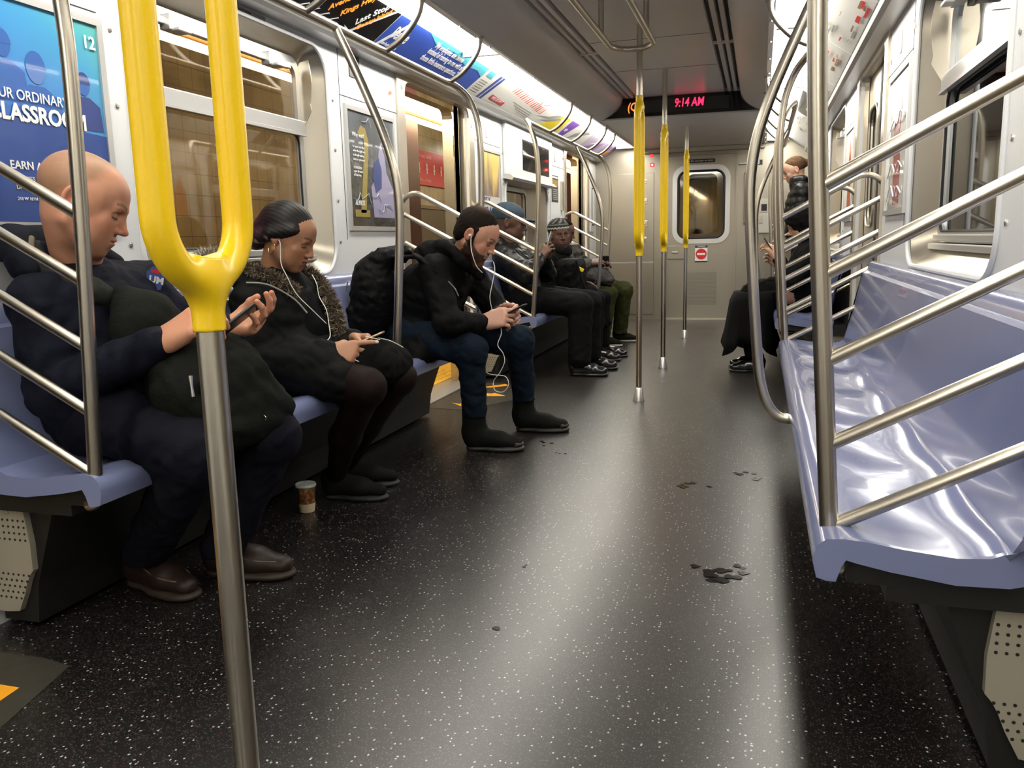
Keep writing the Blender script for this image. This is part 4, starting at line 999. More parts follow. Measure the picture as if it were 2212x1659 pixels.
# ------------------------------------------------------------------ floor stickers, litter, wet marks
def floor_poly(name, poly, m, label, cat, z=.0008, group=None, origin=None):
    mb = MB(); mb.plate([poly], lambda a, b, d: Vector((a, b, z + d)), .0006); c = (sum(p[0] for p in poly) / len(poly), sum(p[1] for p in poly) / len(poly), z)
    return tag(mb.build(name, m, origin=c), label, cat, group)
matm = mat('grey_floor_decal', (.040, .036, .028), .42); grained(matm, 30, .1)
fp = floor_poly('floor_decal', [(-1.2, 4.50), (-.985, 4.47), (-.86, 4.62), (-.70, 4.92), (-.86, 5.25), (-.98, 5.38), (-1.2, 5.40)], matm, 'dull grey chevron shaped floor decal inside the open left doorway', 'decal')
for poly, lb in (([(-1.10, 4.66), (-1.0, 4.56), (-.965, 4.60), (-.985, 4.66), (-1.03, 4.72), (-1.04, 4.63)], 'small orange arrowhead on the floor, nearest the camera of the doorway arrows'),
                 ([(-.99, 4.90), (-.84, 4.93), (-.94, 5.02), (-.955, 4.99), (-1.05, 5.02), (-1.05, 4.95)], 'small orange arrowhead on the floor pointing into the aisle, middle of the doorway arrows'),
                 ([(-1.12, 5.17), (-.97, 5.36), (-.93, 5.30), (-1.02, 5.21)], 'small orange arrowhead on the floor, farthest of the doorway arrows')):
    floor_poly('arrow_sticker', poly, orangep, lb, 'sticker', .0018, 'orange floor arrows at the doorway')
floor_poly('floor_decal', [(-1.21, .72), (-.90, .72), (-.74, .92), (-.80, 1.20), (-.862, 1.445), (-.95, 1.46), (-1.21, 1.46)], matm, 'dull grey floor decal in the lower left corner of the photo', 'decal')
floor_poly('arrow_sticker', [(-1.1, 1.26), (-.89, 1.275), (-.895, 1.335), (-1.1, 1.335)], orangep, 'orange arrow sticker on the floor at the left edge, below the near bench', 'sticker', .0018, 'orange floor arrow at the near doorway')
floor_poly('paper_scrap', [(-1.24, 4.18), (-1.16, 4.14), (-1.11, 4.20), (-1.19, 4.25)], mat('scrap_white', (.6, .6, .52), .6), 'white paper scrap on the floor under the end of the near left bench', 'litter')
wetm = mat('wet_mark', (.004, .004, .004), .16, 0, .5)
rr = random.Random(12)
for n_, (x, y, R_, k, lb) in enumerate(((.462, 3.217, .06, 9, 'broken ring of dark wet marks on the aisle floor'), (.652, 3.403, .06, 12, 'cluster of dark wet marks nearest the right bench lip'),
                                     (.585, 2.37, .075, 16, 'large sprinkle of wet drops on the floor near the right bench'), (.062, 1.863, .010, 2, 'single dark wet drop on the floor in front of the camera'),
                                     (-.298, 3.776, .05, 4, 'wet marks on the floor by the toe of the black boot'), (.014, 2.288, .02, 3, 'tiny wet marks in the middle of the aisle'), (-.171, 3.621, .04, 3, 'wet smear on the floor right of the black boots'))):
    mb = MB()
    for q in range(k):
        a = rr.uniform(0, 6.28); d = R_ * rr.random() ** .5 if n_ else R_ * rr.uniform(.6, 1)
        cx = x + d * math.cos(a) * 1.1; cy = y + d * math.sin(a); r0 = R_ * rr.uniform(.10, .24) if R_ > .015 else .009
        poly = [(cx + r0 * (1 + .4 * rr.uniform(-1, 1)) * math.cos(t) * rr.uniform(.8, 1.5), cy + r0 * (1 + .3 * rr.uniform(-1, 1)) * math.sin(t)) for t in [j * PI / 5 for j in range(10)]]
        mb.plate([poly], lambda a_, b_, dd: Vector((a_, b_, .0007 + .0001 * q + dd)), .0004)
    tag(mb.build('wet_mark', wetm, origin=(x, y, 0)), lb, 'wet mark', 'wet marks on the floor')
# paper coffee cup with lid
cup = thing('paper_cup', 'small brown patterned paper coffee cup with white lid on the floor', 'cup', (-.90, 2.60, 0))
cm = mat('cup_print', (.3, .15, .06), .5)
f_ = ramp(cm, noise(cm, coords(cm, (1, 1, 1)), 55, 3), [(.38, (.10, .030, .012)), (.5, (.22, .095, .03)), (.62, (.34, .20, .08))]); L(cm, f_, P(cm).inputs['Base Color'])
mb = MB(); mb.lathe([(.026, 0), (.0265, .002), (.030, .04), (.0345, .098)], (-.90, 2.60, .0), 28); mb.build('cup_wall', cm, cup, True)
mb = MB(); mb.lathe([(.0275, .003), (.0315, .032), (.0318, .036), (.0278, .004)], (-.90, 2.60, .0), 28); mb.build('pale_band', tanm, cup, True)
mb = MB(); mb.lathe([(.037, .097), (.0385, .099), (.0385, .104), (.036, .108), (.034, .107), (.030, .1035), (.006, .1035), (.004, .1055), (.001, .1055)], (-.90, 2.60, .0), 28); mb.build('lid', mat('cup_lid', (.58, .60, .57), .4), cup, True)

# ------------------------------------------------------------------ the station platform outside the left doors
plat = struct(MB().box((-3.3, Y0, -.20), (-1.80, 16, -.005)).build('floor', mat('platform_concrete', (.20, .16, .11), .7))); plat.name = 'floor_platform'
struct(MB().box((-1.46, Y0, -.20), (-1.37, 16, -.008)).build('trim_11', mat('platform_edge_stone', (.30, .23, .15), .65)))
tac = MB(); tac.box((-1.80, Y0, -.20), (-1.46, 16, -.004))
for i in range(0, 22):
    for j in range(5): tac.lathe([(.014, 0), (.010, .005)], (-1.76 + j * .062, 4.6 + i * .062, -.004), 8)
tag(tac.build('tactile_strip', mat('tactile_yellow', (.75, .42, .015), .55)), 'yellow bumpy platform edge strip seen through the open doorway', 'tactile strip')
tile = mat('platform_tile', (.42, .34, .22), .35)
def _tile():
    m = tile; co = coords(m, (1, 1, 1)); sp = N(m, 'ShaderNodeSeparateXYZ'); L(m, co, sp.inputs[0]); cb_ = N(m, 'ShaderNodeCombineXYZ'); L(m, sp.outputs[1], cb_.inputs[0]); L(m, sp.outputs[2], cb_.inputs[1])
    b = N(m, 'ShaderNodeTexBrick'); b.offset = 0.0; b.inputs['Scale'].default_value = 1; b.inputs['Brick Width'].default_value = .15; b.inputs['Row Height'].default_value = .15; b.inputs['Mortar Size'].default_value = .0022
    b.inputs['Color1'].default_value = (.40, .33, .21, 1); b.inputs['Color2'].default_value = (.36, .30, .19, 1); b.inputs['Mortar'].default_value = (.10, .075, .045, 1); L(m, cb_.outputs[0], b.inputs['Vector'])
    n = noise(m, co, 2.5, 4); mx = N(m, 'ShaderNodeMix', data_type='RGBA', blend_type='MULTIPLY'); mx.inputs[0].default_value = 1
    L(m, b.outputs[0], mx.inputs['A']); L(m, ramp(m, n, [(.35, (.62, .58, .5)), (.6, (1, 1, 1))]), mx.inputs['B']); L(m, mx.outputs['Result'], P(m).inputs['Base Color'])
_tile()
struct(MB().box((-3.4, Y0, -.2), (-3.3, 16, 3.2)).build('wall_platform', tile))
struct(MB().box((-3.4, Y0, 3.2), (-1.4, 16, 3.3)).build('ceiling_platform', mat('platform_ceiling', (.16, .12, .08), .8)))
maroon = mat('column_maroon', (.055, .010, .010), .4)
for y, lb in ((5.78, 'dark maroon steel column on the platform, filling the left half of the open doorway'), (2.1, 'dark maroon steel column on the platform outside the near window'), (12.4, 'far maroon steel column on the platform seen through the far doorway')):
    mb = MB(); mb.box((-2.12, y - .16, -.2), (-2.08, y + .16, 3.2)); mb.box((-1.82, y - .16, -.2), (-1.78, y + .16, 3.2)); mb.box((-2.08, y - .02, -.2), (-1.82, y + .02, 3.2))
    tag(mb.build('platform_column', maroon, origin=(-1.95, y, -.2)), lb, 'column', 'platform columns')
# long platform light over the edge
pf = thing('platform_light', 'long glowing platform light seen at the top of the open doorway', 'light', (-1.9, 7.0, 2.1))
mb = MB(); mb.box((-1.64, 3.0, 1.828), (-1.62, 14.0, 1.846)); mb.build('housing', mat('housing_orange_glow', (.5, .3, .12), .5, emit=(1, .42, .10), es=1.0), pf)  # orange glow put into the housing for the light band's lower fade
mb = MB(); mb.box((-1.80, 3.0, 1.846), (-1.61, 14.0, 1.945)); mb.build('tube_lens', mat('platform_tube', (.9, .85, .7), .4, emit=(1, .82, .52), es=15.0), pf)
mb = MB(); 
for y in (4, 7, 10, 13): mb.tube([(-1.67, y, 1.94), (-1.67, y, 3.2)], .012, 8)
mb.build('hanger', darkm, pf)
for y in (5.6, 9.2): 
    o = thing('wall_lamp', 'bright bulkhead lamp above the red sign on the platform wall' if y < 9 else 'second bulkhead lamp farther along the platform wall', 'light', (-3.3, y + 1.6, 2.2))
    mb = MB(); mb.ell = None
    mb.box((-3.3, y + 1.5, 2.10), (-3.24, y + 1.75, 2.24), .01); mb.build('bracket', darkm, o)
    MB().lathe([(.001, -.06), (.06, -.045), (.085, 0), (.06, .04), (.001, .055)], (-3.18, y + 1.95, 2.19), 16, 'y').build('globe', mat('wall_globe', (.9, .9, .8), .4, emit=(1, .93, .72), es=30), o, True)
rs = sign('platform_sign', 'red platform sign with white arrows hung on the tiled wall', 'sign', (-3.29, 9.2, 1.66), (-3.26, 10.5, 2.07), mat('sign_red_enamel', (.50, .02, .03), .35))
for k in range(4):
    mb = MB(); mb.box((-3.258, 9.50 + .24 * k, 1.80), (-3.255, 9.525 + .24 * k, 1.92)); mb.box((-3.258, 9.485 + .24 * k, 1.84), (-3.255, 9.54 + .24 * k, 1.86)); mb.build('white_arrow', whitep, rs)
text('lettering', 'Passengers keep behind', .075, (-3.254, 9.25, 1.965), (0, 1, 0), (0, 0, 1), mat('sign_pink', (.8, .4, .4), .4), rs, sx=.9); text('lettering', 'the yellow line at all times', .065, (-3.254, 9.25, 1.69), (0, 1, 0), (0, 0, 1), mat('sign_pink', (.8, .4, .4), .4), rs, sx=.9)
ps = sign('paper_notice', 'white notice sheet on the tiled platform wall beside the column', 'notice', (-3.295, 8.95, 1.08), (-3.285, 9.18, 1.43), mat('notice_sheet', (.55, .50, .42), .5))
mb = MB(); mb.box((-3.284, 8.98, 1.33), (-3.282, 9.10, 1.36)); mb.build('text_block', redp, ps)
pd = sign('service_door', 'dull grey service door in the tiled platform wall', 'door', (-3.31, 9.5, -.2), (-3.27, 10.6, 1.38), mat('service_door_paint', (.11, .09, .065), .5))
mb = MB(); mb.box((-3.272, 9.46, -.2), (-3.25, 9.5, 1.42)); mb.box((-3.272, 10.6, -.2), (-3.25, 10.64, 1.42)); mb.box((-3.272, 9.46, 1.38), (-3.25, 10.64, 1.42)); mb.build('door_frame', mat('service_frame', (.16, .13, .09), .5), pd)
# tunnel side on the right
struct(MB().box((2.2, Y0, -.6), (2.3, 16, 3.2)).build('wall_tunnel', mat('tunnel_concrete', (.05, .05, .045), .8)))
# ================================================================== PEOPLE
def attr_mat(name, rough=.5, spec=.4, sss=.0, sheen=0., coat=0., nz=0.):
    m = mat(name, (1, 1, 1), rough, 0, spec, coat, sheen=sheen)
    a = N(m, 'ShaderNodeVertexColor'); a.layer_name = 'tone'; L(m, a.outputs[0], P(m).inputs['Base Color'])
    P(m).inputs['Subsurface Weight'].default_value = sss; P(m).inputs['Subsurface Radius'].default_value = (.012, .005, .003); P(m).inputs['Subsurface Scale'].default_value = .6
    if nz: bump(m, noise(m, coords(m), 420, 2), nz, .0006)
    return m
skin = attr_mat('skin', .46, .45, .10, nz=.12)
def cloth(name, col, rough=.85, sheen=.1, weave=260, bs=.25, fr=9, spec=.12, wr=.25):
    m = mat(name, col, rough, 0, spec, 0, sheen=sheen)
    co = coords(m); a = noise(m, co, fr, 4, .6); b = noise(m, co, weave, 1)
    L(m, ramp(m, a, [(.3, tuple(c * .42 for c in col)), (.7, tuple(c * .80 for c in col))]), P(m).inputs['Base Color'])
    P(m).inputs['Sheen Weight'].default_value = 0
    b1 = N(m, 'ShaderNodeBump'); b1.inputs['Strength'].default_value = bs; b1.inputs['Distance'].default_value = .0008; L(m, b, b1.inputs['Height'])
    b2 = N(m, 'ShaderNodeBump'); b2.inputs['Strength'].default_value = wr; b2.inputs['Distance'].default_value = .012; L(m, noise(m, coords(m, (1, 1, 1.6)), 13, 4, .6), b2.inputs['Height'])
    L(m, b1.outputs[0], b2.inputs['Normal']); L(m, b2.outputs[0], P(m).inputs['Normal'])
    return m
V3 = lambda *a: np.array(a, float)

def head(C, yaw, pitch, roll=0, sc=1.1, tone=(.5, .28, .18), neck=None, h=.0035, female=False, lips=None, brow=(.08, .05, .035), scalp=None, open_eyes=False, stubble=None, jaw=1.0, nose=1.0, full=0., beard=None):
    R = face_R(yaw, pitch, roll); C = np.array(C, float)
    S = SDF(h); jw = .93 if female else 1.0
    S.ell((0, -.018, .033), (.0765, .098, .084), k=.02)
    S.ell((0, .022, .030), (.066, .070, .066), k=.03)
    S.ell((0, .030, -.030), (.060 + full, .060, .066), k=.03)
    S.ell((0, .028, -.076), (.050 * jw * jaw + full, .052, .036), k=.025)
    S.ell((0, .066, -.098), (.021 * jaw, .020, .017), k=.022)
    for q in (-1, 1):
        S.cone((q * .058 * jw, -.004, -.052), (q * .022, .064, -.096), .018 + full, .015, k=.025)
        S.ell((q * .043, .058, -.024), (.022 + full, .022, .020), k=.022)
        S.ell((q * .062, .020, .012), (.014, .03, .03), k=.02); S.ell((q * .036 * jw, .050, -.060), (.026 + full, .030, .030), k=.03)
    # brow ridge
    S.cone((-.036, .080, .020), (-.010, .088, .018), .0085 if not female else .006, k=.014)
    S.cone((.036, .080, .020), (.010, .088, .018), .0085 if not female else .006, k=.014)
    # eye sockets
    for q in (-1, 1): S.ell((q * .032, .098, .001), (.020, .022, .0145), k=.010, op='s')
    for q in (-1, 1): S.ell((q * .0315, .0700, -.001), (.0150, .0155, .0140), k=.004)
    # lids
    for q in (-1, 1):
        S.cone((q * .018, .0800, .0115), (q * .034, .0850, .0135), .0030, k=.004); S.cone((q * .034, .0850, .0135), (q * .046, .0780, .0095), .0030, k=.004)
        S.cone((q * .020, .0815, -.0125), (q * .043, .0790, -.0125), .0032, k=.005)
    # nose
    n = nose
    S.cone((0, .087, .012), (0, .1035, -.024), .0080, .0090, k=.010)
    S.ell((0, .106 + .004 * (n - 1), -.031), (.0105, .0125 * n, .0095), k=.007)
    for q in (-1, 1):
        S.ell((q * .0125, .0975, -.0345), (.0075, .0095, .0070), k=.006)
        S.ell((q * .0068, .1035, -.0415), (.0032, .0042, .0030), k=.003, op='s')
    # mouth
    S.ell((0, .080, -.064), (.030, .016, .020), k=.015)
    S.cone((-.019, .0895, -.0600), (-.004, .0955, -.0575), .0038, .0048, k=.006); S.cone((.019, .0895, -.0600), (.004, .0955, -.0575), .0038, .0048, k=.006)
    S.cone((-.016, .0895, -.0660), (.016, .0895, -.0660), .0048, .0048, k=.006); S.ell((0, .0925, -.0675), (.012, .0062, .0058), k=.006)
    S.box((0, .101, -.0625), (.024, .010, .0009), rnd=.0005, k=.004, op='s')
    # ears
    for q in (-1, 1):
        Re = Rz(q * .40)
        S.ell((q * .0815, -.012, .000), (.0075, .0190, .0310), R=Re, k=.004)
        S.ell((q * .0800, -.006, -.024), (.0065, .0105, .0125), R=Re, k=.005)
        S.ell((q * .0890, -.009, .003), (.0065, .0115, .0200), R=Re, k=.003, op='s')
        S.cone((q * .0790, .002, -.008), (q * .0800, .003, .004), .0045, .004, k=.003)
    # neck down into the collar
    nb = R.T @ (np.array(neck, float) - C) / sc if neck is not None else V3(0, -.06, -.2)
    S.cone((0, -.030, -.045), nb, .052 if not female else .046, .060, k=.03)
    V, Q = S.mesh()
    x, y, z = V.T
    col = np.tile(np.array(tone), (len(V), 1))
    def mixin(c, a): 
        a = np.clip(a, 0, 1)[:, None]; col[:] = col * (1 - a) + np.array(c) * a
    ws = lambda d, r: np.clip(1 - d / r, 0, 1) ** .8
    red = (min(1, tone[0] * 1.12), tone[1] * .72, tone[2] * .68)
    mixin(red, ws(np.linalg.norm(V - V3(0, .106, -.030), axis=1), .026) * .6)
    for q in (-1, 1):
        mixin(red, ws(np.linalg.norm(V - V3(q * .045, .065, -.03), axis=1), .035) * .45)
        mixin(red, ws(np.linalg.norm(V - V3(q * .08, -.008, -.004), axis=1), .034) * .6)
    mixin(tuple(c * .88 for c in tone), (wob(V, 18, 3) > .35) * .35)
    if scalp is not None:   # short cropped hair tone over the skull, receding at the front
        line = y - (.052 - 1.1 * np.maximum(0, .062 - z)) + .25 * np.abs(x) 
        mixin(scalp, np.clip(-line / .022, 0, 1) * np.clip((z + .045) / .03, 0, 1) * (.72 + .12 * wob(V, 60, 8)) * (np.abs(x) < .0775))
    if beard is not None:
        lim = -.022 - .030 * np.clip((y - .015) / .06, 0, 1); nm = (np.abs(x) < .026) & (z > -.071) & (z < -.051)
        mixin(beard, np.clip((lim - z) / .008, 0, 1) * (y > -.012) * (z > -.125) * ~(nm & (y > .078)) * .92)
    if stubble is not None:
        mixin(stubble, np.clip((-z - .035) / .02, 0, 1) * np.clip((y + .01) / .03, 0, 1) * np.clip((.0 + z + .13) / .02, 0, 1) * .5)
    for q in (-1, 1):       # brows and lash lines
        u = (q * x - .012) / .036; zc = .0230 + .007 * np.sin(np.clip(u, 0, 1) * 2.4)
        mixin(brow, np.clip(1.4 - np.abs(z - zc) / (.0050 * (1.15 - .5 * u)), 0, 1) * ((u > 0) & (u < 1) & (y > .05)) * .85)
        u2 = (q * x - .017) / .030
        mixin(tuple(c * .55 for c in tone), np.clip(1 - np.abs(z - .001) / .014, 0, 1) * ((u2 > -.1) & (u2 < 1.1) & (y > .06)) * .45)
        mixin((.02, .012, .01), np.clip(1.5 - np.abs(z + .0078 - .0035 * np.abs(u2 - .5)) / .0030, 0, 1) * ((u2 > 0) & (u2 < 1) & (y > .065)) * .9)
        if open_eyes:
            e = ((q * x - .0315) / .0125) ** 2 + ((z - .0) / .0062) ** 2
            mixin((.26, .23, .21), (e < .8) & (y > .07)); mixin((.015, .01, .01), (((q * x - .0315) ** 2 + z ** 2) < .0055 ** 2) & (y > .07)); mixin((.02, .012, .01), (e > 1) & (e < 1.7) & (z > 0) & (y > .07))
    lc = lips if lips else (tone[0] * .82, tone[1] * .50, tone[2] * .50)
    mw = (np.abs(x) < .0235) & (y > .079) & (z < -.0545 - .0006 * 0 - np.abs(x) * .10) & (z > -.0725 + np.abs(x) * .28)
    mixin(lc, mw * (.9 if lips else .6)); mixin(tuple(c * .3 for c in lc), ((np.abs(z + .0625) < .0013) & (np.abs(x) < .0235) & (y > .076)) * .85)
    for q in (-1, 1): mixin(tuple(c * .3 for c in tone), ((np.linalg.norm(V - V3(q * .0068, .1030, -.0405), axis=1) < .0035)) * .8)
    return (V * sc) @ R.T + C, Q, col, (R, C, sc)

def local_mesh(S, fr, disp=None):
    V, Q = S.mesh(); R, C, sc = fr
    return (V * sc) @ R.T + C, Q
def Lp(fr, p): R, C, sc = fr; return (np.array(p, float) * sc) @ R.T + C

def hand(wrist, fdir, bdir, side, curls=((.3, .5, .3),) * 4, thumb=(.5, .5, .2), sc=1.0, tone=(.5, .28, .18), h=.0026, elbow=None, spread=.06, nails=None):
    'side: -1 right hand, +1 left hand (thumb at side*x)'
    y = np.array(fdir, float); y /= np.linalg.norm(y); z = np.array(bdir, float); z -= y * (z @ y); z /= np.linalg.norm(z); x = np.cross(y, z)
    R = np.stack([x, y, z], 1); w = np.array(wrist, float)
    S = SDF(h); tips = []
    bx = [.0315, .0110, -.0095, -.0290]; by = [.094, .098, .094, .085]; ln = [(.040, .025, .019), (.045, .028, .020), (.041, .026, .019), (.032, .020, .017)]
    for i in range(4):
        b = V3(side * bx[i], by[i], .0)
        S.cone((side * bx[i] * .45, .008, -.002), b, .0185, .0130, k=.016)
        a = 0.; p = b; d0 = side * (1.5 - i) * spread; r = [.0100, .0090, .0083, .0072] if i < 3 else [.0088, .0079, .0072, .0064]
        for j in range(3):
            a += curls[i][j]
            d = V3(math.sin(d0), math.cos(d0) * math.cos(a), -math.cos(d0) * math.sin(a)); e = p + d * ln[i][j]
            S.cone(p, e, r[j], r[j + 1], k=.0035 if j else .007); p = e
        tips.append(p)
    # thumb from the side of the palm
    t0 = V3(side * .020, .018, -.008); t1 = V3(side * (.040 + .006 * thumb[0]), .052, -.016 - .014 * thumb[1])
    S.cone(t0, t1, .0175, .0135, k=.016)
    dth = V3(side * (.5 - .9 * thumb[1]), .85, -.30 - .5 * thumb[1]); dth /= np.linalg.norm(dth); t2 = t1 + dth * .033
    S.cone(t1, t2, .0125, .0108, k=.008)
    dt2 = V3(side * (.25 - 1.2 * thumb[2]), .9, -.25 - .35 * thumb[2]); dt2 /= np.linalg.norm(dt2); t3 = t2 + dt2 * .026
    S.cone(t2, t3, .0108, .0085, k=.005); tips.append(t3)
    S.cone((side * .024, .045, -.014), (side * .012, .030, -.014), .013, .015, k=.014); S.cone((-side * .022, .03, -.010), (-side * .026, .065, -.008), .012, .011, k=.012)
    fore = V3(0, -.10, 0)
    if elbow is not None: fore = R.T @ (np.array(elbow, float) - w) / sc
    dfo = fore / np.linalg.norm(fore)
    S.cone((0, 0, 0), dfo * .11, .0225, .030, k=.016, flat=((0, 0, 1), .85))
    V, Q = S.mesh()
    col = np.tile(np.array(tone), (len(V), 1)); red = np.array((min(1, tone[0] * 1.1), tone[1] * .74, tone[2] * .72))
    for tp in tips:
        a = np.clip(1 - np.linalg.norm(V - tp, axis=1) / .016, 0, 1)[:, None] * .6; col = col * (1 - a) + red * a
        if nails is not None:
            c2 = tp + V3(0, .002, .006); m = np.linalg.norm(V - c2, axis=1) < .0062; col[m] = nails
    a = (np.clip(1 - np.abs(V[:, 1] - .094) / .01, 0, 1) * (V[:, 2] > 0) * .35)[:, None]; col = col * (1 - a) + red * a
    return (V * sc) @ R.T + w, Q, col, (R, w, sc), [(t * sc) @ R.T + w for t in tips]

def join(parts):
    Vs, Qs, Cs, o = [], [], [], 0
    for p in parts: Vs.append(p[0]); Qs.append(p[1] + o); Cs.append(p[2]); o += len(p[0])
    return np.concatenate(Vs), np.concatenate(Qs), np.concatenate(Cs)
def core(J, tone, h=.014, legs=True):
    'the body under the clothes, slim'
    S = SDF(h)
    S.cone(J['pelvis'], J['chest'], .105, .11, k=.04); S.cone(J['chest'], J['neck'], .10, .055, k=.04); S.cone(J['shR'], J['shL'], .05, k=.04)
    for q in 'RL':
        S.cone(J['sh' + q], J['el' + q], .040, .034, k=.02); S.cone(J['el' + q], J['wr' + q], .033, .024, k=.015)
        if legs: S.cone(J['hip' + q], J['kn' + q], .065, .046, k=.03); S.cone(J['kn' + q], J['an' + q], .044, .030, k=.02)
    V, Q = S.mesh(); return V, Q, np.tile(np.array(tone), (len(V), 1))
def garment(name, S, m, parent, label=None):
    V, Q = S.mesh(); o = link(name, np_mesh(name, V, Q), m, parent, True)
    if label: o['label'] = label
    return o
def torso(S, J, fat=0., fwd=(1, 0, 0), k=.05, flat=.86):
    c = np.array(J['chest']); p = np.array(J['pelvis']); n = np.array(J['neck'])
    S.cone(p, c, .150 + fat, .152 + fat, k=k, flat=(fwd, flat))
    S.cone(c, n + (c - n) * .25, .150 + fat, .085 + fat * .5, k=k, flat=(fwd, flat))
    S.cone(J['shR'], J['shL'], .066 + fat * .5, k=k)
    S.cone(np.array(J['shR']) * .5 + c * .5, np.array(J['shL']) * .5 + c * .5, .10 + fat, k=k)
def arms(S, J, r=(.064, .058, .050, .043), k=.022, cut=.985):
    for q in 'RL':
        a, e, w_ = (np.array(J[i + q], float) for i in ('sh', 'el', 'wr'))
        S.cone(a, e, r[0], r[1], k=k); w2 = e + (w_ - e) * cut; S.cone(e, w2, r[1] * .98, r[3], k=k)
def legs(S, J, r=(.098, .074, .070, .060), k=.03):
    for q in 'RL':
        S.cone(J['hip' + q], J['kn' + q], r[0], r[1], k=k); S.cone(J['kn' + q], J['an' + q], r[2], r[3], k=k)
    S.cone(J['hipR'], J['hipL'], r[0] * 1.05, k=k)
def shoe(parent, heel, yaw, m, ms, length=.285, kind='shoe', h=.005, pitch=0, col=None):
    'heel = ground point under the heel; builds the upper and its sole'
    y = math.radians(yaw); f = V3(math.cos(y), math.sin(y), 0); s_ = V3(-math.sin(y), math.cos(y), 0); H = np.array(heel, float); u = V3(0, 0, 1)
    R = np.stack([f, s_, u], 1); l = length / .285
    W = lambda a, b, c: H + f * a * l + s_ * b * l + u * c * l
    S = SDF(h)
    S.cone(W(.04, 0, .050), W(.03, 0, .085), .040 * l, .040 * l, k=.02); S.cone(W(.045, 0, .050), W(.16, 0, .046), .042 * l, .040 * l, k=.02)
    S.cone(W(.15, 0, .045), W(.232, .004, .036), .043 * l, .032 * l, k=.02, flat=((0, 0, 1), .85)); S.cone(W(.07, 0, .07), W(.16, 0, .05), .033 * l, .030 * l, k=.02)
    if kind == 'boot':
        S.cone(W(.042, 0, .08), W(.050, 0, .262), .050 * l, .056 * l, k=.02); S.plane(W(0, 0, .285), (0, 0, 1), k=.006); S.cone(W(.07, 0, .09), W(.045, 0, .14), .035, .04, k=.02)
    S.plane(W(0, 0, .014), (0, 0, -1), k=.004)
    if kind == 'loafer': S.ell(W(.05, 0, .115), (.055, .032, .045), R=R, k=.01, op='s')
    up = garment('upper', S, m, parent)
    S = SDF(h * .8); z0 = .011 * l
    S.cone(W(.045, 0, z0), W(.13, 0, z0), .040 * l, .034 * l, k=.02, flat=((0, 0, 1), .42)); S.cone(W(.13, 0, z0), W(.235, .004, z0 + .001), .037 * l, .036 * l, k=.02, flat=((0, 0, 1), .42))
    S.cone(W(.16, 0, z0), W(.20, 0, z0), .045 * l, .045 * l, k=.02, flat=((0, 0, 1), .34))
    S.plane(H + V3(0, 0, .001), (0, 0, -1), k=.002); S.plane(H + V3(0, 0, .024 * l), (0, 0, 1), k=.004)
    so = garment('sole', S, ms, parent)
    return W, f, s_
def phone(label, c, long_, nrm, m=blackm, size=(.068, .140, .008), screen=.4):
    'long_ = direction of the long side, nrm = screen normal'
    y = Vector(long_).normalized(); z = Vector(nrm); z = (z - y * z.dot(y)).normalized(); x = y.cross(z)
    R = Matrix((x, y, z)).transposed()
    mb = MB(); mb.obox(Vector((0, 0, 0)), size, Matrix.Identity(3), .0035); 
    t = thing('mobile_phone', label, 'phone', c)
    def place(o): o.data.transform(R.to_4x4()); o.location = (0, 0, 0); return o
    place(mb.build('case', m)).parent = t
    mb = MB(); mb.box((-size[0] / 2 + .003, -size[1] / 2 + .012, size[2] / 2), (size[0] / 2 - .003, size[1] / 2 - .012, size[2] / 2 + .0006)); o = mb.build('screen', mat('phone_screen', (.02, .025, .03), .08, emit=(.55, .62, .7), es=screen)); place(o).parent = t
    return t
def cord(name, label, paths, r=.0016, col=None):
    mb = MB()
    for p in paths: mb.tube(spline(p, 8), r, 7)
    o = mb.build(name, mat('white_cord', (.72, .71, .66), .4), None, True, origin=paths[0][0]); tag(o, label, 'earphones'); return o
def fur(name, path, r, n, ln, cols, parent, seed=1, down=.0):
    'tuft strip: a soft core tube and many fine tapered hairs'
    rnd = np.random.RandomState(seed); pts = spline(path, 8); K = len(pts)
    V = []; F = []; C_ = []
    P0 = np.array([tuple(p) for p in pts]); T = np.gradient(P0, axis=0); T /= np.linalg.norm(T, axis=1)[:, None]
    for i in range(n):
        u = rnd.rand() * (K - 1); k = int(u); p = P0[k] + (P0[min(k + 1, K - 1)] - P0[k]) * (u - k); t = T[k]
        d = rnd.normal(size=3); d -= t * (d @ t); d /= np.linalg.norm(d); s_ = p + d * r * .8
        dr = d * .8 + rnd.normal(size=3) * .35 + t * rnd.normal() * .5 + V3(0, 0, -down); dr /= np.linalg.norm(dr); q = np.cross(dr, rnd.normal(size=3)); q /= np.linalg.norm(q)
        l = ln * rnd.uniform(.5, 1.15); w = .0011 + .0012 * rnd.rand(); e = s_ + dr * l + V3(0, 0, -.3 * l * rnd.rand())
        b = len(V); mid = s_ * .45 + e * .55 + dr * .002
        V += [s_ + q * w, s_ - q * w, mid - q * w * .8, mid + q * w * .8, e]; F += [(b, b + 1, b + 2, b + 3), (b + 3, b + 2, b + 4, b + 4)]
        c = np.array(cols[rnd.randint(len(cols))]); C_ += [c * .55] * 2 + [c * .9] * 2 + [np.minimum(c * 1.35, 1)]
    me = bpy.data.meshes.new(name); me.from_pydata([tuple(v) for v in V], [], [f if f[2] != f[3] else f[:3] for f in F]); me.update()
    a = me.color_attributes.new('tone', 'FLOAT_COLOR', 'POINT'); cc = np.ones((len(V), 4), np.float32); cc[:, :3] = C_; a.data.foreach_set('color', cc.ravel())
    o = link(name, me, attr_mat('fur_fibre', .8, .2), parent, True); o['kind'] = 'stuff'
    MB().tube(pts, r, 10).build('lining_roll', mat('fur_underlayer', tuple(np.array(cols[0]) * .45), .9), o, True)
    return o
def person(label, base, group=None): return thing('person', label, 'person', base)
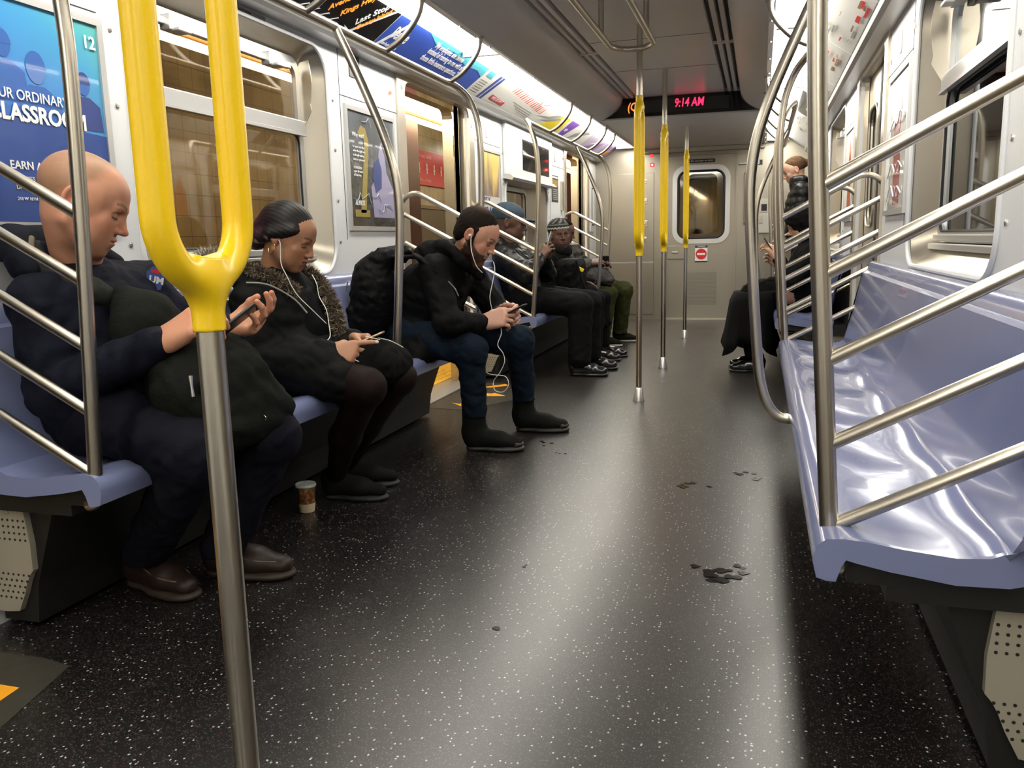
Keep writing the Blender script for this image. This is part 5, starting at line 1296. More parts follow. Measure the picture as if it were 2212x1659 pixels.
def finish_body(p, parts):
    V, Q, C_ = join(parts); return link('body', np_mesh('body', V, Q, C_), skin, p, True)

# ------------------------------------------------------------------ 1. bald man, nearest on the left bench
J = dict(pelvis=(-1.00, 1.82, .57), chest=(-1.035, 1.83, .73), neck=(-1.055, 1.81, .925), shR=(-1.045, 1.655, .845), shL=(-1.03, 2.00, .865),
         elR=(-1.015, 1.640, .615), elL=(-.90, 2.10, .66), wrR=(-.745, 1.705, .735), wrL=(-.730, 1.965, .740),
         hipR=(-.97, 1.73, .55), hipL=(-.97, 1.93, .55), knR=(-.650, 1.69, .470), knL=(-.60, 1.94, .455), anR=(-.985, 1.865, .11), anL=(-.80, 1.965, .11))
p = person('bald man in a navy jacket looking down, seated nearest on the left bench', (-1.0, 1.82, 0))
T1 = (.56, .27, .165)
hd = head((-.985, 1.775, 1.088), 30, 26, 2, 1.05, T1, J['neck'], .0026, scalp=(.27, .155, .085), stubble=(.36, .19, .12), nose=1.05, brow=(.12, .055, .03))
hR = hand(J['wrR'], (.75, .25, .45), (-.25, -.75, .55), -1, ((.5, .7, .5), (.6, .8, .5), (.7, .8, .5), (.75, .8, .5)), (.5, .5, .5), 1.12, T1, elbow=J['elR'])
hL = hand(J['wrL'], (.93, .10, .22), (.12, .55, -.80), 1, ((.35, .55, .4), (.5, .6, .4), (.6, .7, .4), (.7, .7, .5)), (.3, .35, .2), 1.05, T1, elbow=J['elL'])
finish_body(p, [hd, hR, hL, core(J, T1)])
navy = cloth('navy_jacket_cloth', (.0125, .0145, .028), .75, wr=.35)
S = SDF(.0075); torso(S, J, .012, (1, .1, 0)); arms(S, J, (.070, .066, .056, .050)); S.ell((-1.0, 1.82, .55), (.17, .19, .13), k=.05)
S.cone((-1.12, 1.69, .945), (-1.13, 1.93, .955), .045, .045, k=.03)
S.disp(folds(0.0075, 9.5, 3)); garment('jacket', S, navy, p)
# hood and green-grey inner collar standing round the neck
S = SDF(.006); S.cone((-1.165, 1.70, .99), (-1.165, 1.90, 1.0), .045, .04, k=.03); S.cone((-1.165, 1.70, .99), (-1.06, 1.665, .92), .04, .03, k=.03); S.cone((-1.165, 1.90, 1.0), (-1.05, 1.93, .93), .04, .03, k=.03)
S.disp(folds(0.0030, 8, 5)); garment('hood', S, cloth('navy_hood_cloth', (.010, .012, .02), .75), p)
colm = cloth('grey_green_collar_cloth', (.048, .052, .044), .85)
S = SDF(.005); S.cone((-1.13, 1.735, .965), (-1.05, 1.69, .925), .030, .026, k=.03); S.cone((-1.05, 1.69, .925), (-.945, 1.73, .865), .028, .030, k=.03); S.cone((-.945, 1.73, .865), (-.925, 1.83, .80), .03, .032, k=.03); S.cone((-1.13, 1.735, .965), (-1.13, 1.87, .97), .03, .028, k=.02)
S.disp(folds(0.0029, 11, 2)); garment('collar', S, colm, p, 'grey green inner collar')
MB().tube(spline([(-1.12, 1.73, 1.002), (-1.075, 1.688, .965), (-1.02, 1.682, .935), (-.975, 1.70, .905)], 6), .0075, 8).build('fleece_edge', cloth('fleece_edge_cloth', (.30, .26, .18), .9), p, True)
trm = cloth('navy_trouser_cloth', (.0105, .0105, .019), .8)
S = SDF(.008); legs(S, J, (.102, .082, .078, .066)); S.disp(folds(0.0083, 10.4, 8)); S.plane((0, 0, .085), (0, 0, -1), .004); garment('trousers', S, trm, p)
sm1 = mat('brown_leather', (.017, .009, .0065), .5, 0, .4, 0); bump(sm1, noise(sm1, coords(sm1), 60, 3), .2, .002); so1 = mat('dark_brown_sole', (.03, .019, .013), .6)
for (hx, hy, yw) in ((-1.075, 1.905, -16), (-.90, 2.01, 6)):
    sh_ = thing('shoe', 'x', 'shoe'); W, f, s_ = shoe(p, (hx, hy, .0), yw, sm1, so1, .30, 'loafer')
    bpy.data.objects.remove(sh_)
    MB().tube(spline([W(.10, -.035, .078), W(.16, -.040, .062), W(.215, -.028, .055), W(.245, .0, .050), W(.215, .030, .055), W(.16, .040, .062), W(.10, .035, .078)], 6), .0022, 6).build('stitched_seam', mat('pale_stitch', (.14, .08, .055), .6), p, True)
# sleeve badge
bd = MB(); bd.plate([[(0, -.012), (.018, -.030), (.034, -.022), (.038, .012), (.030, .036), (.010, .040), (-.004, .020)]], lambda a, b, d: Vector((-1.0 + .0, 1.985, .885)) + Vector((.72, -.66, .0)) * (.060 + d) + Vector((.66, .70, -.28)) * a * 1.1 + Vector((.15, .12, .95)) * b, .002)
bo = bd.build('chest_badge', mat('badge_blue', (.05, .09, .32), .5), p)
org = Vector((-1.0, 1.985, .885)) + Vector((.72, -.66, 0)) * .0625
text('badge_lettering', 'UM', .026, org + Vector((.66, .70, -.28)) * .004 + Vector((.15, .12, .95)) * -.012, (.66, .70, -.28), (.15, .12, .95), whitep, bo, bold=.001)
mb = MB(); mb.obox(org + Vector((.66, .70, -.28)) * .018 + Vector((.15, .12, .95)) * .026, (.022, .002, .010), Matrix(((.66, .72, .15), (.70, -.66, .12), (-.28, 0, .95)))); mb.build('red_patch', redp, bo)
phone('black phone held between the hands of the bald man', (-.640, 1.875, .770), (.5, .5, .5), (-.6, -.1, .75), size=(.07, .14, .009), screen=.15)
# messenger bag on his lap
bagm = cloth('black_green_canvas', (.013, .0145, .012), .85, wr=.5)
bag = thing('messenger_bag', 'black green canvas bag on the lap of the bald man, with three small eyelets', 'bag', (-.68, 1.84, .46))
S = SDF(.007); S.ell((-.70, 1.835, .615), (.145, .175, .135), k=.05); S.cone((-.63, 1.80, .53), (-.62, 1.93, .53), .09, .09, k=.05); S.cone((-.80, 1.75, .72), (-.74, 1.90, .70), .06, .06, k=.05)
S.disp(folds(0.0080, 8.5, 12)); garment('bag_body', S, bagm, bag)
S = SDF(.006); S.ell((-.845, 1.80, .745), (.07, .115, .115), k=.05); S.cone((-.90, 1.78, .85), (-.86, 1.79, .78), .03, .06, k=.05, flat=((1, -.3, 0), .6))
S.disp(folds(0.0040, 8, 4)); garment('upper_fold', S, bagm, bag)
S = SDF(.006); S.cone((-.82, 1.96, .70), (-.70, 1.90, .67), .04, .05, k=.04); S.disp(folds(0.0050, 9, 5)); garment('flap_fold', S, bagm, bag)
for a, b in ((.0, 0), (-.0095, -.022), (.0135, -.022)):
    MB().tube([(-.553 + .006 * math.cos(t) + a * .8, 1.815 + a * .9 + .003, .552 + b + .006 * math.sin(t)) for t in [k * PI / 5 for k in range(10)]], .0018, 6, closed=True).build('eyelet', screwm, bag, True)
MB().tube([(-.625, 1.665, .665), (-.622, 1.662, .64), (-.620, 1.662, .615)], [.006, .004, .005], 8).build('zip_pull', screwm, bag, True)

# ------------------------------------------------------------------ 2. woman with fur trimmed parka
J = dict(pelvis=(-.99, 2.70, .57), chest=(-1.02, 2.71, .70), neck=(-1.035, 2.71, .865), shR=(-1.035, 2.545, .775), shL=(-1.01, 2.87, .785),
         elR=(-1.0, 2.50, .565), elL=(-.955, 2.925, .60), wrR=(-.765, 2.575, .595), wrL=(-.775, 2.795, .612),
         hipR=(-.95, 2.62, .545), hipL=(-.95, 2.80, .545), knR=(-.615, 2.565, .480), knL=(-.60, 2.80, .475), anR=(-.86, 2.76, .10), anL=(-.90, 2.93, .10))
p = person('woman with dark swept back hair in a black fur trimmed parka, looking at her phone', (-1.0, 2.70, 0))
T2 = (.36, .175, .095)
hd = head((-.960, 2.700, 1.000), 6, 26, 0, .97, T2, J['neck'], .0026, female=True, lips=(.24, .02, .07), brow=(.03, .018, .012), full=.004, nose=.92)
fr = hd[3]
hR = hand(J['wrR'], (.90, .22, .02), (.25, -.85, .45), -1, ((.10, .12, .08), (.8, 1.2, .8), (.9, 1.2, .8), (1.0, 1.2, .8)), (.4, .6, .6), .98, (.44, .22, .13), elbow=J['elR'], nails=(.6, .6, .55))
hL = hand(J['wrL'], (.85, -.30, -.05), (.35, .75, .55), 1, ((.7, .7, .4), (.8, .8, .4), (.8, .8, .4), (.8, .8, .4)), (.4, .3, .3), .98, (.44, .22, .13), elbow=J['elL'])
finish_body(p, [hd, hR, hL, core(J, (.30, .14, .08), legs=True)])
# hair: smooth cap swept back to a knot, plum at the ends
S = SDF(.0035)
S.ell((0, -.022, .040), (.084, .104, .088), k=.02); S.ell((0, -.085, -.010), (.062, .05, .062), k=.03); S.ell((0, -.112, -.050), (.042, .038, .055), k=.03)
for q in (-1, 1): S.cone((q * .066, .02, .03), (q * .055, -.08, -.035), .020, .024, k=.02)
for q in (-1, 1): S.cone((q * .070, .040, .040), (q * .078, -.035, -.002), .016, .022, k=.02)
S.plane((0, .070, .046), (0, .80, -.60), .012)
for q in (-1, 1): S.ell((q * .094, .016, -.036), (.026, .026, .032), k=.008, op='s')
S.disp(lambda P_: .0007 * np.sin(np.arctan2(P_[..., 2] - .0, np.abs(P_[..., 0]) + .004) * 46 + 14 * P_[..., 1]))
V, Q = S.mesh(); t = np.clip((-V[:, 1] - .03) / .09 + (-V[:, 2]) * 4, 0, 1)[:, None]; n_ = np.clip(.45 + .3 * wob(V, 22, 4) + .4 * np.sin(np.arctan2(V[:, 2], np.abs(V[:, 0]) + .004) * 92 + 30 * V[:, 1]), 0, 1)[:, None]
C_ = np.array((.006, .0045, .0045)) * (1 - t) + np.array((.040, .014, .022)) * t; C_ = C_ * (.6 + .8 * n_)
hm = attr_mat('dark_plum_hair', .5, .3); link('hair', np_mesh('hair', (V * fr[2]) @ fr[0].T + fr[1], Q, C_), hm, p, True)
# parka
pk = cloth('black_parka_cloth', (.0085, .009, .0085), .72, wr=.35)
S = SDF(.0075); torso(S, J, .014, (1, .05, 0)); arms(S, J, (.068, .064, .054, .047)); S.ell((-.98, 2.70, .56), (.18, .20, .12), k=.05); S.cone((-.93, 2.60, .55), (-.72, 2.56, .50), .10, .085, k=.05); S.cone((-.93, 2.80, .55), (-.75, 2.80, .50), .10, .08, k=.05)
S.cone((-1.10, 2.60, .86), (-1.10, 2.82, .87), .05, .05, k=.04)
S.disp(folds(0.0075, 9.9, 21)); garment('parka', S, pk, p)
S = SDF(.006); S.cone((-.965, 2.705, .835), (-.90, 2.705, .66), .055, .085, k=.03, flat=((1, 0, 0), .7)); S.disp(folds(0.0020, 9, 2)); garment('black_top', S, cloth('black_knit', (.006, .006, .007), .9), p)
furc = [(.20, .16, .11), (.09, .068, .048), (.34, .28, .20), (.13, .10, .07)]
fur('fur_trim', [(-1.135, 2.60, .90), (-1.06, 2.59, .885), (-.97, 2.60, .855), (-.905, 2.635, .80)], .017, 3800, .026, furc, p, 2)
fur('fur_trim', [(-1.12, 2.83, .90), (-1.03, 2.84, .885), (-.93, 2.83, .84), (-.865, 2.80, .77), (-.83, 2.785, .69), (-.82, 2.775, .60)], .017, 4600, .026, furc, p, 3)
fur('fur_hood_edge', [(-1.155, 2.42, .86), (-1.165, 2.46, .91), (-1.16, 2.52, .925), (-1.13, 2.57, .90)], .028, 4200, .036, [(.55, .50, .42), (.34, .29, .22), (.65, .60, .50), (.20, .16, .12)], p, 4)
MB().tube(spline([(-1.02, 2.505, .845), (-.96, 2.545, .835), (-.90, 2.60, .785), (-.865, 2.63, .73)], 6), .003, 6).build('zip_edge', mat('pale_zip', (.30, .29, .25), .5), p, True)
tights = cloth('sheer_tights', (.018, .0095, .0075), .6, weave=500, bs=.08, wr=.0)
S = SDF(.007); S.cone((-.85, 2.60, .52), J['knR'], .082, .068, k=.03); S.cone(J['knR'], (-.77, 2.68, .27), .060, .055, k=.03); S.cone((-.77, 2.68, .27), J['anR'], .055, .036, k=.03)
S.cone((-.85, 2.80, .52), J['knL'], .080, .066, k=.03); S.cone(J['knL'], (-.78, 2.88, .27), .058, .053, k=.03); S.cone((-.78, 2.88, .27), J['anL'], .053, .036, k=.03); garment('tights', S, tights, p)
bsm = cloth('black_shoe_cloth', (.010, .010, .009), .7, wr=.1); gs = mat('dark_grey_sole', (.022, .023, .021), .6)
for hx, hy, yw in ((-.925, 2.775, 4), (-.96, 2.94, 10)): shoe(p, (hx, hy, 0), yw, bsm, gs, .275)
phone('gold phone held in both hands by the woman in the fur trimmed parka', (-.670, 2.700, .630), (.72, .25, .30), (-.45, -.1, .9), mat('gold_case', (.38, .28, .19), .3, .6), (.062, .13, .008), .25)
hb = thing('handbag', 'black fabric bag with thin white piping on the lap of the woman in the parka', 'bag', (-.66, 2.72, .45))
S = SDF(.006); S.ell((-.655, 2.72, .545), (.095, .135, .085), k=.04); S.cone((-.60, 2.66, .53), (-.60, 2.80, .53), .06, .06, k=.04); S.disp(folds(0.0067, 11.4, 30)); garment('bag_body', S, cloth('black_bag_cloth', (.0045, .0045, .0045), .9, wr=.2), hb)
for pt in ([(-.700, 2.595, .590), (-.655, 2.592, .565), (-.61, 2.605, .553), (-.57, 2.63, .545)], [(-.63, 2.70, .635), (-.595, 2.735, .62), (-.565, 2.775, .592)], [(-.665, 2.68, .640), (-.63, 2.665, .638), (-.61, 2.68, .630)]):
    MB().tube(spline(pt, 6), .0018, 6).build('white_piping', mat('white_cord', (.72, .71, .66), .4), hb, True)
eL = Lp(fr, (.083, .004, -.012))
cord('earphones', 'white earphone cord hanging from the ear of the woman in the parka', [
    [tuple(eL), tuple(eL + V3(.012, -.010, -.015)), tuple(eL + V3(.012, -.014, -.08)), (-.912, 2.588, .865), (-.885, 2.60, .80), (-.845, 2.625, .745), (-.805, 2.655, .69)],
    [(-.870, 2.690, .862), (-.845, 2.675, .83), (-.835, 2.67, .785), (-.805, 2.66, .74), (-.795, 2.655, .69), (-.775, 2.62, .645), (-.785, 2.58, .628)],
    [(-.72, 2.545, .565), (-.695, 2.535, .570), (-.68, 2.53, .555), (-.705, 2.515, .535), (-.76, 2.50, .525), (-.785, 2.50, .545), (-.765, 2.505, .570), (-.74, 2.51, .545), (-.755, 2.505, .520), (-.71, 2.50, .508), (-.685, 2.505, .520), (-.71, 2.51, .533), (-.745, 2.512, .53)]])
cord('hoop_earring', 'x', [[tuple(Lp(fr, (.078 + .012 * math.sin(t), -.012 + .016 * math.sin(t), -.052 - .022 * math.cos(t)))) for t in [k * PI / 6 for k in range(12)]]], .0011).parent = None
er = bpy.data.objects['hoop_earring']; del er['category']; del er['label']; er.data.materials[0] = mat('gold_metal', (.6, .36, .14), .25, 1.); er.location = Vector(er.location) - Vector((-1.0, 2.70, 0)); er.parent = p

# ------------------------------------------------------------------ 3. bearded man
J = dict(pelvis=(-.97, 3.74, .57), chest=(-.83, 3.71, .72), neck=(-.645, 3.68, .885), shR=(-.735, 3.545, .845), shL=(-.69, 3.86, .83),
         elR=(-.66, 3.475, .610), elL=(-.54, 3.92, .595), wrR=(-.535, 3.590, .600), wrL=(-.515, 3.78, .615),
         hipR=(-.93, 3.63, .55), hipL=(-.93, 3.85, .55), knR=(-.57, 3.535, .480), knL=(-.455, 3.93, .475), anR=(-.583, 3.595, .13), anL=(-.463, 4.022, .13))
p = person('bearded man in a black coat and jeans leaning forward over his phone', (-.95, 3.74, 0))
T3 = (.50, .25, .16)
hd = head((-.545, 3.600, .995), -4, 33, 0, .95, T3, J['neck'], .0026, brow=(.03, .018, .012), nose=1.1, beard=(.040, .019, .011))
fr = hd[3]
hR = hand(J['wrR'], (.85, .15, .20), (.05, -.85, .45), -1, ((.6, .8, .5), (.7, .9, .5), (.8, .9, .5), (.8, .9, .5)), (.4, .2, .1), 1.08, (.56, .31, .22), elbow=J['elR'])
hL = hand(J['wrL'], (.85, -.25, .18), (.15, .85, .35), 1, ((.6, .8, .5), (.7, .9, .5), (.8, .9, .5), (.8, .9, .5)), (.4, .2, .1), 1.08, (.56, .31, .22), elbow=J['elL'])
finish_body(p, [hd, hR, hL, core(J, T3)])
hairm = attr_mat('brown_hair', .75, .12)
S = SDF(.0035); S.ell((0, -.020, .040), (.081, .103, .088), k=.02); S.ell((0, -.06, -.025), (.066, .055, .055), k=.03); S.plane((0, .084, .072), (0, .70, -.71), .010)
for q in (-1, 1): S.box((q * .072, .012, .0), (.011, .012, .045), rnd=.008, k=.01)
for q in (-1, 1): S.ell((q * .088, -.010, -.008), (.022, .022, .036), k=.006, op='s')
S.disp(lambda P_: .0018 * wob(P_, 55, 6)); V, Q = S.mesh(); n_ = (.5 + .5 * wob(V, 60, 4))[:, None]; crown = np.clip(1 - np.linalg.norm(V - V3(0, -.03, .13), axis=1) / .06, 0, 1)[:, None] * .5
C_ = np.array((.010, .0065, .0045)) * (.6 + .9 * n_); C_ = C_ * (1 - crown) + np.array((.16, .085, .06)) * crown
link('hair', np_mesh('hair', (V * fr[2]) @ fr[0].T + fr[1], Q, C_), hairm, p, True)
S = SDF(.0032); S.ell((0, .026, -.082), (.062, .064, .046), k=.02); S.ell((0, .066, -.115), (.034, .030, .030), k=.02)
for q in (-1, 1): S.cone((q * .068, .008, -.022), (q * .058, .025, -.075), .011, .018, k=.02); S.cone((q * .026, .082, -.056), (q * .030, .074, -.085), .007, .010, k=.01); S.cone((q * .004, .0955, -.0515), (q * .025, .084, -.056), .0045, .005, k=.008)
S.ell((0, .110, -.064), (.024, .030, .0105), k=.006, op='s')
for q in (-1, 1): S.ell((q * .042, .095, -.020), (.036, .040, .030), k=.01, op='s')
S.disp(lambda P_: .0022 * wob(P_, 70, 7)); V, Q = S.mesh(); n_ = (.5 + .5 * wob(V, 70, 14))[:, None]; fr2 = np.clip((V[:, 1] - .04) / .05, 0, 1)[:, None]
C_ = (np.array((.030, .014, .009)) * (1 - fr2) + np.array((.12, .052, .026)) * fr2) * (.6 + .8 * n_)
link('beard', np_mesh('beard', (V * fr[2]) @ fr[0].T + fr[1], Q, C_), hairm, p, True)
ck = cloth('black_coat_cloth', (.0075, .0075, .0078), .7, wr=.35)
S = SDF(.0075); torso(S, J, .010, (.75, 0, .65), flat=.8); arms(S, J, (.074, .066, .056, .047)); S.cone(J['pelvis'], (-.80, 3.58, .50), .14, .09, k=.05); S.cone((-1.0, 3.6, .50), (-.82, 3.50, .45), .07, .05, k=.04); S.cone((-.98, 3.86, .52), (-.80, 3.86, .50), .10, .08, k=.04)
S.disp(folds(0.0075, 9.9, 41)); garment('coat', S, ck, p)
S = SDF(.006); S.cone((-.70, 3.60, .945), (-.60, 3.595, .88), .030, .034, k=.05); S.cone((-.60, 3.595, .88), (-.555, 3.64, .82), .034, .034, k=.05); S.cone((-.70, 3.76, .945), (-.61, 3.76, .88), .03, .03, k=.05); S.cone((-.73, 3.61, .945), (-.73, 3.75, .945), .036, .036, k=.05); S.cone((-.80, 3.61, .92), (-.80, 3.76, .92), .055, .055, k=.06)
S.disp(folds(0.0062, 10, 42)); garment('hood_collar', S, ck, p)
MB().tube(spline([(-.645, 3.475, .795), (-.615, 3.47, .765), (-.60, 3.475, .73)], 5), .003, 6).build('pocket_zip', mat('zip_silver', (.30, .29, .27), .35, .7), p, True)
jm = cloth('dark_denim', (.012, .022, .038), .85, weave=320, wr=.4)
S = SDF(.0075); legs(S, J, (.095, .080, .070, .058)); S.disp(folds(0.0075, 11.4, 44)); S.plane((0, 0, .16), (0, 0, -1), .004); garment('jeans', S, jm, p)
btm = cloth('black_boot_canvas', (.011, .0115, .010), .7, weave=200, wr=.15); bsl = mat('boot_sole', (.025, .022, .019), .5); toecap = mat('toe_rubber', (.07, .066, .058), .25)
for hx, hy, yw in ((-.635, 3.590, 6), (-.515, 4.02, 4)):
    W, f, s_ = shoe(p, (hx, hy, 0), yw, btm, bsl, .30, 'boot')
    MB().tube([tuple(W(.262 - .03 * math.cos(t) * 0 - .018 * abs(math.sin(t)) * 1.6, .034 * math.sin(t), .034)) for t in np.linspace(-1.2, 1.2, 9)], .009, 8).build('toe_bumper', toecap, p, True)
    lc = MB()
    for k in range(7):
        z = .10 + .025 * k; x = .083 - .0045 * k if k > 0 else .10
        for q in (-1, 1): lc.tube([W(x, q * .018, z), W(x + .008, -q * .016, z + .018)], .0017, 5)
    lc.build('laces', blackm, p)
    ey = MB()
    for k in range(6): ey.tube([W(.070 - .004 * k + .004 * math.cos(t), -.042, .105 + .027 * k + .004 * math.sin(t)) for t in [i * PI / 4 for i in range(8)]], .0012, 5, closed=True)
    ey.build('eyelets', screwm, p)
phone('black phone with bright edge held by the bearded man', (-.405, 3.655, .648), (.85, .0, .42), (-.42, 0, .9), size=(.066, .14, .008), screen=.5)
eL = Lp(fr, (.086, -.004, -.004))
cord('earphones', 'white earphone cord looping down from the bearded man to between his knees', [
    [tuple(eL + V3(.012, -.008, .004)), tuple(eL + V3(.010, -.010, -.04)), (-.535, 3.49, .915), (-.52, 3.50, .86), (-.50, 3.52, .83)],
    [(-.465, 3.575, .875), (-.455, 3.56, .84), (-.465, 3.55, .78), (-.475, 3.54, .72), (-.47, 3.55, .665)],
    [(-.455, 3.62, .60), (-.445, 3.60, .55), (-.46, 3.59, .50), (-.435, 3.59, .46), (-.43, 3.59, .42), (-.455, 3.59, .37), (-.485, 3.59, .33), (-.475, 3.58, .29), (-.435, 3.58, .285), (-.41, 3.58, .32), (-.425, 3.585, .355), (-.47, 3.59, .36), (-.51, 3.58, .37), (-.535, 3.57, .41), (-.54, 3.56, .46)]], .0019)
MB().lathe([(.001, -.006), (.0065, -.003), (.007, .003), (.001, .007)], tuple(eL + V3(.004, -.003, .0)), 12).build('earbud', mat('white_cord', (.72, .71, .66), .4), bpy.data.objects['earphones.001'], True)
bp = thing('backpack', 'black backpack worn by the bearded man, bulging behind his shoulder', 'bag', (-1.02, 3.50, .50))
S = SDF(.008); S.ell((-1.035, 3.545, .745), (.115, .135, .185), k=.05); S.cone((-1.10, 3.50, .62), (-1.04, 3.62, .60), .09, .09, k=.05); S.cone((-.98, 3.52, .90), (-.93, 3.62, .92), .05, .05, k=.04); S.disp(folds(0.0100, 11.4, 51)); garment('bag_body', S, cloth('black_nylon', (.007, .007, .0075), .6, wr=.5), bp)
S = SDF(.005); S.cone((-.93, 3.53, .905), (-.80, 3.505, .905), .022, .022, k=.02, flat=((.3, 0, .9), .35)); S.cone((-.80, 3.505, .905), (-.70, 3.49, .84), .022, .022, k=.02, flat=((.7, 0, .6), .35)); garment('shoulder_strap', S, cloth('black_webbing', (.010, .010, .010), .7), bp)
MB().tube(spline([(-1.115, 3.43, .80), (-1.125, 3.43, .76), (-1.11, 3.43, .72), (-1.125, 3.43, .68), (-1.11, 3.43, .64)], 6), .003, 6).build('zip_toggle', mat('toggle_grey', (.12, .12, .12), .4), bp, True)

# ------------------------------------------------------------------ 4. man in the cap, far bench
J = dict(pelvis=(-1.0, 5.93, .57), chest=(-1.04, 5.93, .73), neck=(-1.10, 5.92, .93), shR=(-1.085, 5.755, .855), shL=(-1.06, 6.10, .86),
         elR=(-.895, 5.70, .735), elL=(-.86, 6.12, .72), wrR=(-.840, 5.84, .835), wrL=(-.835, 5.97, .835),
         hipR=(-.96, 5.83, .55), hipL=(-.96, 6.05, .55), knR=(-.54, 5.83, .505), knL=(-.53, 6.11, .50), anR=(-.545, 5.80, .12), anL=(-.53, 6.10, .12))
p = person('man in a faded blue cap and black leather jacket holding a phone up', (-1.0, 5.93, 0))
T4 = (.105, .052, .034)
hd = head((-1.085, 5.930, 1.095), 12, 8, 0, 1.14, T4, J['neck'], .0045, brow=(.01, .008, .006), lips=(.14, .06, .05), nose=1.05)
fr = hd[3]
hR = hand(J['wrR'], (.5, .25, .75), (-.1, -.9, .2), -1, ((.5, .7, .5),) * 4, (.4, .3, .2), .95, (.14, .075, .05), .0035, elbow=J['elR'])
hL = hand(J['wrL'], (.5, -.2, .75), (.1, .9, .2), 1, ((.5, .7, .5),) * 4, (.4, .3, .2), .95, (.14, .075, .05), .0035, elbow=J['elL'])
finish_body(p, [hd, hR, hL, core(J, T4, .018)])
cpm = cloth('faded_blue_cap_cloth', (.085, .125, .165), .85)
S = SDF(.005); S.ell((0, -.016, .052), (.088, .108, .080), k=.02); S.plane((0, 0, .022), (0, .12, -1), .006); garment_v = local_mesh(S, fr); link('cap', np_mesh('cap', *garment_v), cpm, p, True)
S = SDF(.004); S.ell((0, .105, .030), (.068, .085, .010), k=.01); S.ell((0, .155, -.06), (.2, .2, .075), k=.01, op='s'); S.plane((0, .055, 0), (0, -1, 0), .004); garment_v = local_mesh(S, fr); link('cap_brim', np_mesh('cap_brim', *garment_v), cpm, p, True)
lj = mat('black_leather', (.006, .006, .0065), .42, 0, .35, 0); bump(lj, noise(lj, coords(lj), 16, 3, .5), .35, .01)
S = SDF(.010); torso(S, J, .022, (1, 0, 0)); arms(S, J, (.082, .078, .072, .050)); S.cone((-1.14, 5.84, .95), (-1.14, 6.0, .95), .05, k=.04); S.disp(folds(0.0100, 11.4, 61)); garment('leather_jacket', S, lj, p)
S = SDF(.010); legs(S, J, (.108, .090, .088, .085)); S.disp(folds(0.0057, 7.6, 62)); S.plane((0, 0, .06), (0, 0, -1), .004); garment('trousers', S, cloth('black_trouser_cloth', (.0085, .0085, .0100), .8), p)
bls = mat('black_shoe_leather', (.010, .010, .011), .22, 0, .6, .3)
for hx, hy, yw in ((-.62, 5.80, -2), (-.60, 6.10, 0)): shoe(p, (hx, hy, 0), yw, bls, blackm, .30, h=.006)
phone('phone held up in front of the man in the blue cap', (-.790, 5.93, .955), (.25, .2, .9), (-.9, 0, .3), mat('silver_case', (.35, .35, .37), .3, .6), (.068, .14, .009), .6)
# folded dark coat and bag on the seat next to him
# ------------------------------------------------------------------ 5. woman in the knitted hat looking round
J = dict(pelvis=(-.98, 6.72, .57), chest=(-.975, 6.72, .72), neck=(-.95, 6.75, .89), shR=(-.985, 6.53, .815), shL=(-.94, 6.93, .81),
         elR=(-.93, 6.46, .60), elL=(-.86, 6.98, .60), wrR=(-.76, 6.60, .58), wrL=(-.74, 6.85, .60),
         hipR=(-.95, 6.62, .54), hipL=(-.95, 6.82, .54), knR=(-.56, 6.58, .49), knL=(-.55, 6.80, .49), anR=(-.56, 6.55, .11), anL=(-.54, 6.78, .11))
p = person('woman in a black and cream patterned knitted hat looking towards the camera', (-.98, 6.72, 0))
T5 = (.115, .050, .032)
hd = head((-.905, 6.755, 1.005), -58, 2, -4, .96, T5, J['neck'], .004, female=True, brow=(.02, .012, .01), lips=(.19, .09, .085), open_eyes=True, full=.003)
fr = hd[3]
hR = hand(J['wrR'], (.9, .3, -.1), (0, -.5, .8), -1, sc=1.0, tone=T5, h=.004, elbow=J['elR']); hL = hand(J['wrL'], (.9, -.3, -.1), (0, .5, .8), 1, sc=1.0, tone=T5, h=.004, elbow=J['elL'])
finish_body(p, [hd, hR, hL, core(J, T5, .018)])
S = SDF(.004); S.ell((0, -.020, .055), (.092, .112, .090), k=.02); S.plane((0, .0, .032), (0, .20, -1), .006)
for q in (-1, 1): S.ell((q * .082, -.012, -.005), (.012, .028, .045), k=.01); S.cone((q * .088, -.012, -.045), (q * .085, -.02, -.13), .008, .006, k=.01)
S.disp(lambda P_: .0015 * np.sin(P_[..., 2] * 500) + .001 * np.sin(np.arctan2(P_[..., 0], P_[..., 1]) * 60)); V, Q = S.mesh()
ang = np.arctan2(V[:, 0], V[:, 1] + .02); zz = V[:, 2] - .18 * V[:, 1] * 0
base_ = np.array((.030, .031, .028)); cream = np.array((.50, .49, .42)); grey_ = np.array((.15, .15, .145))
C_ = np.tile(base_, (len(V), 1)); zig = np.abs(((ang * 11 / PI) % 1) - .5) * .018
C_[np.abs(zz - (.055 + zig)) < .007] = cream; C_[(zz > .083) & (zz < .094)] = grey_; m_ = (zz > .10) & (np.sin(ang * 9 + zz * 120) > .2); C_[m_] = grey_; C_[zz < .038] = base_ * 1.5
m_ = (np.abs(V[:, 0]) > .078) & (zz < .03) & (np.sin(zz * 420) > .2); C_[m_] = cream * .7
link('knitted_hat', np_mesh('knitted_hat', (V * fr[2]) @ fr[0].T + fr[1], Q, C_), attr_mat('knitted_wool', .9, .15), p, True)
bc = cloth('black_wool_coat', (.0065, .0065, .0068), .9)
S = SDF(.010); torso(S, J, .025, (1, -.2, 0)); arms(S, J, (.075, .068, .06, .052)); S.cone((-.97, 6.68, .58), (-.66, 6.62, .50), .16, .12, k=.06); S.cone((-.70, 6.62, .50), (-.60, 6.60, .30), .11, .10, k=.06); S.cone((-.70, 6.80, .50), (-.58, 6.80, .30), .10, .10, k=.06); S.disp(folds(0.0100, 9.5, 71)); garment('coat', S, bc, p)
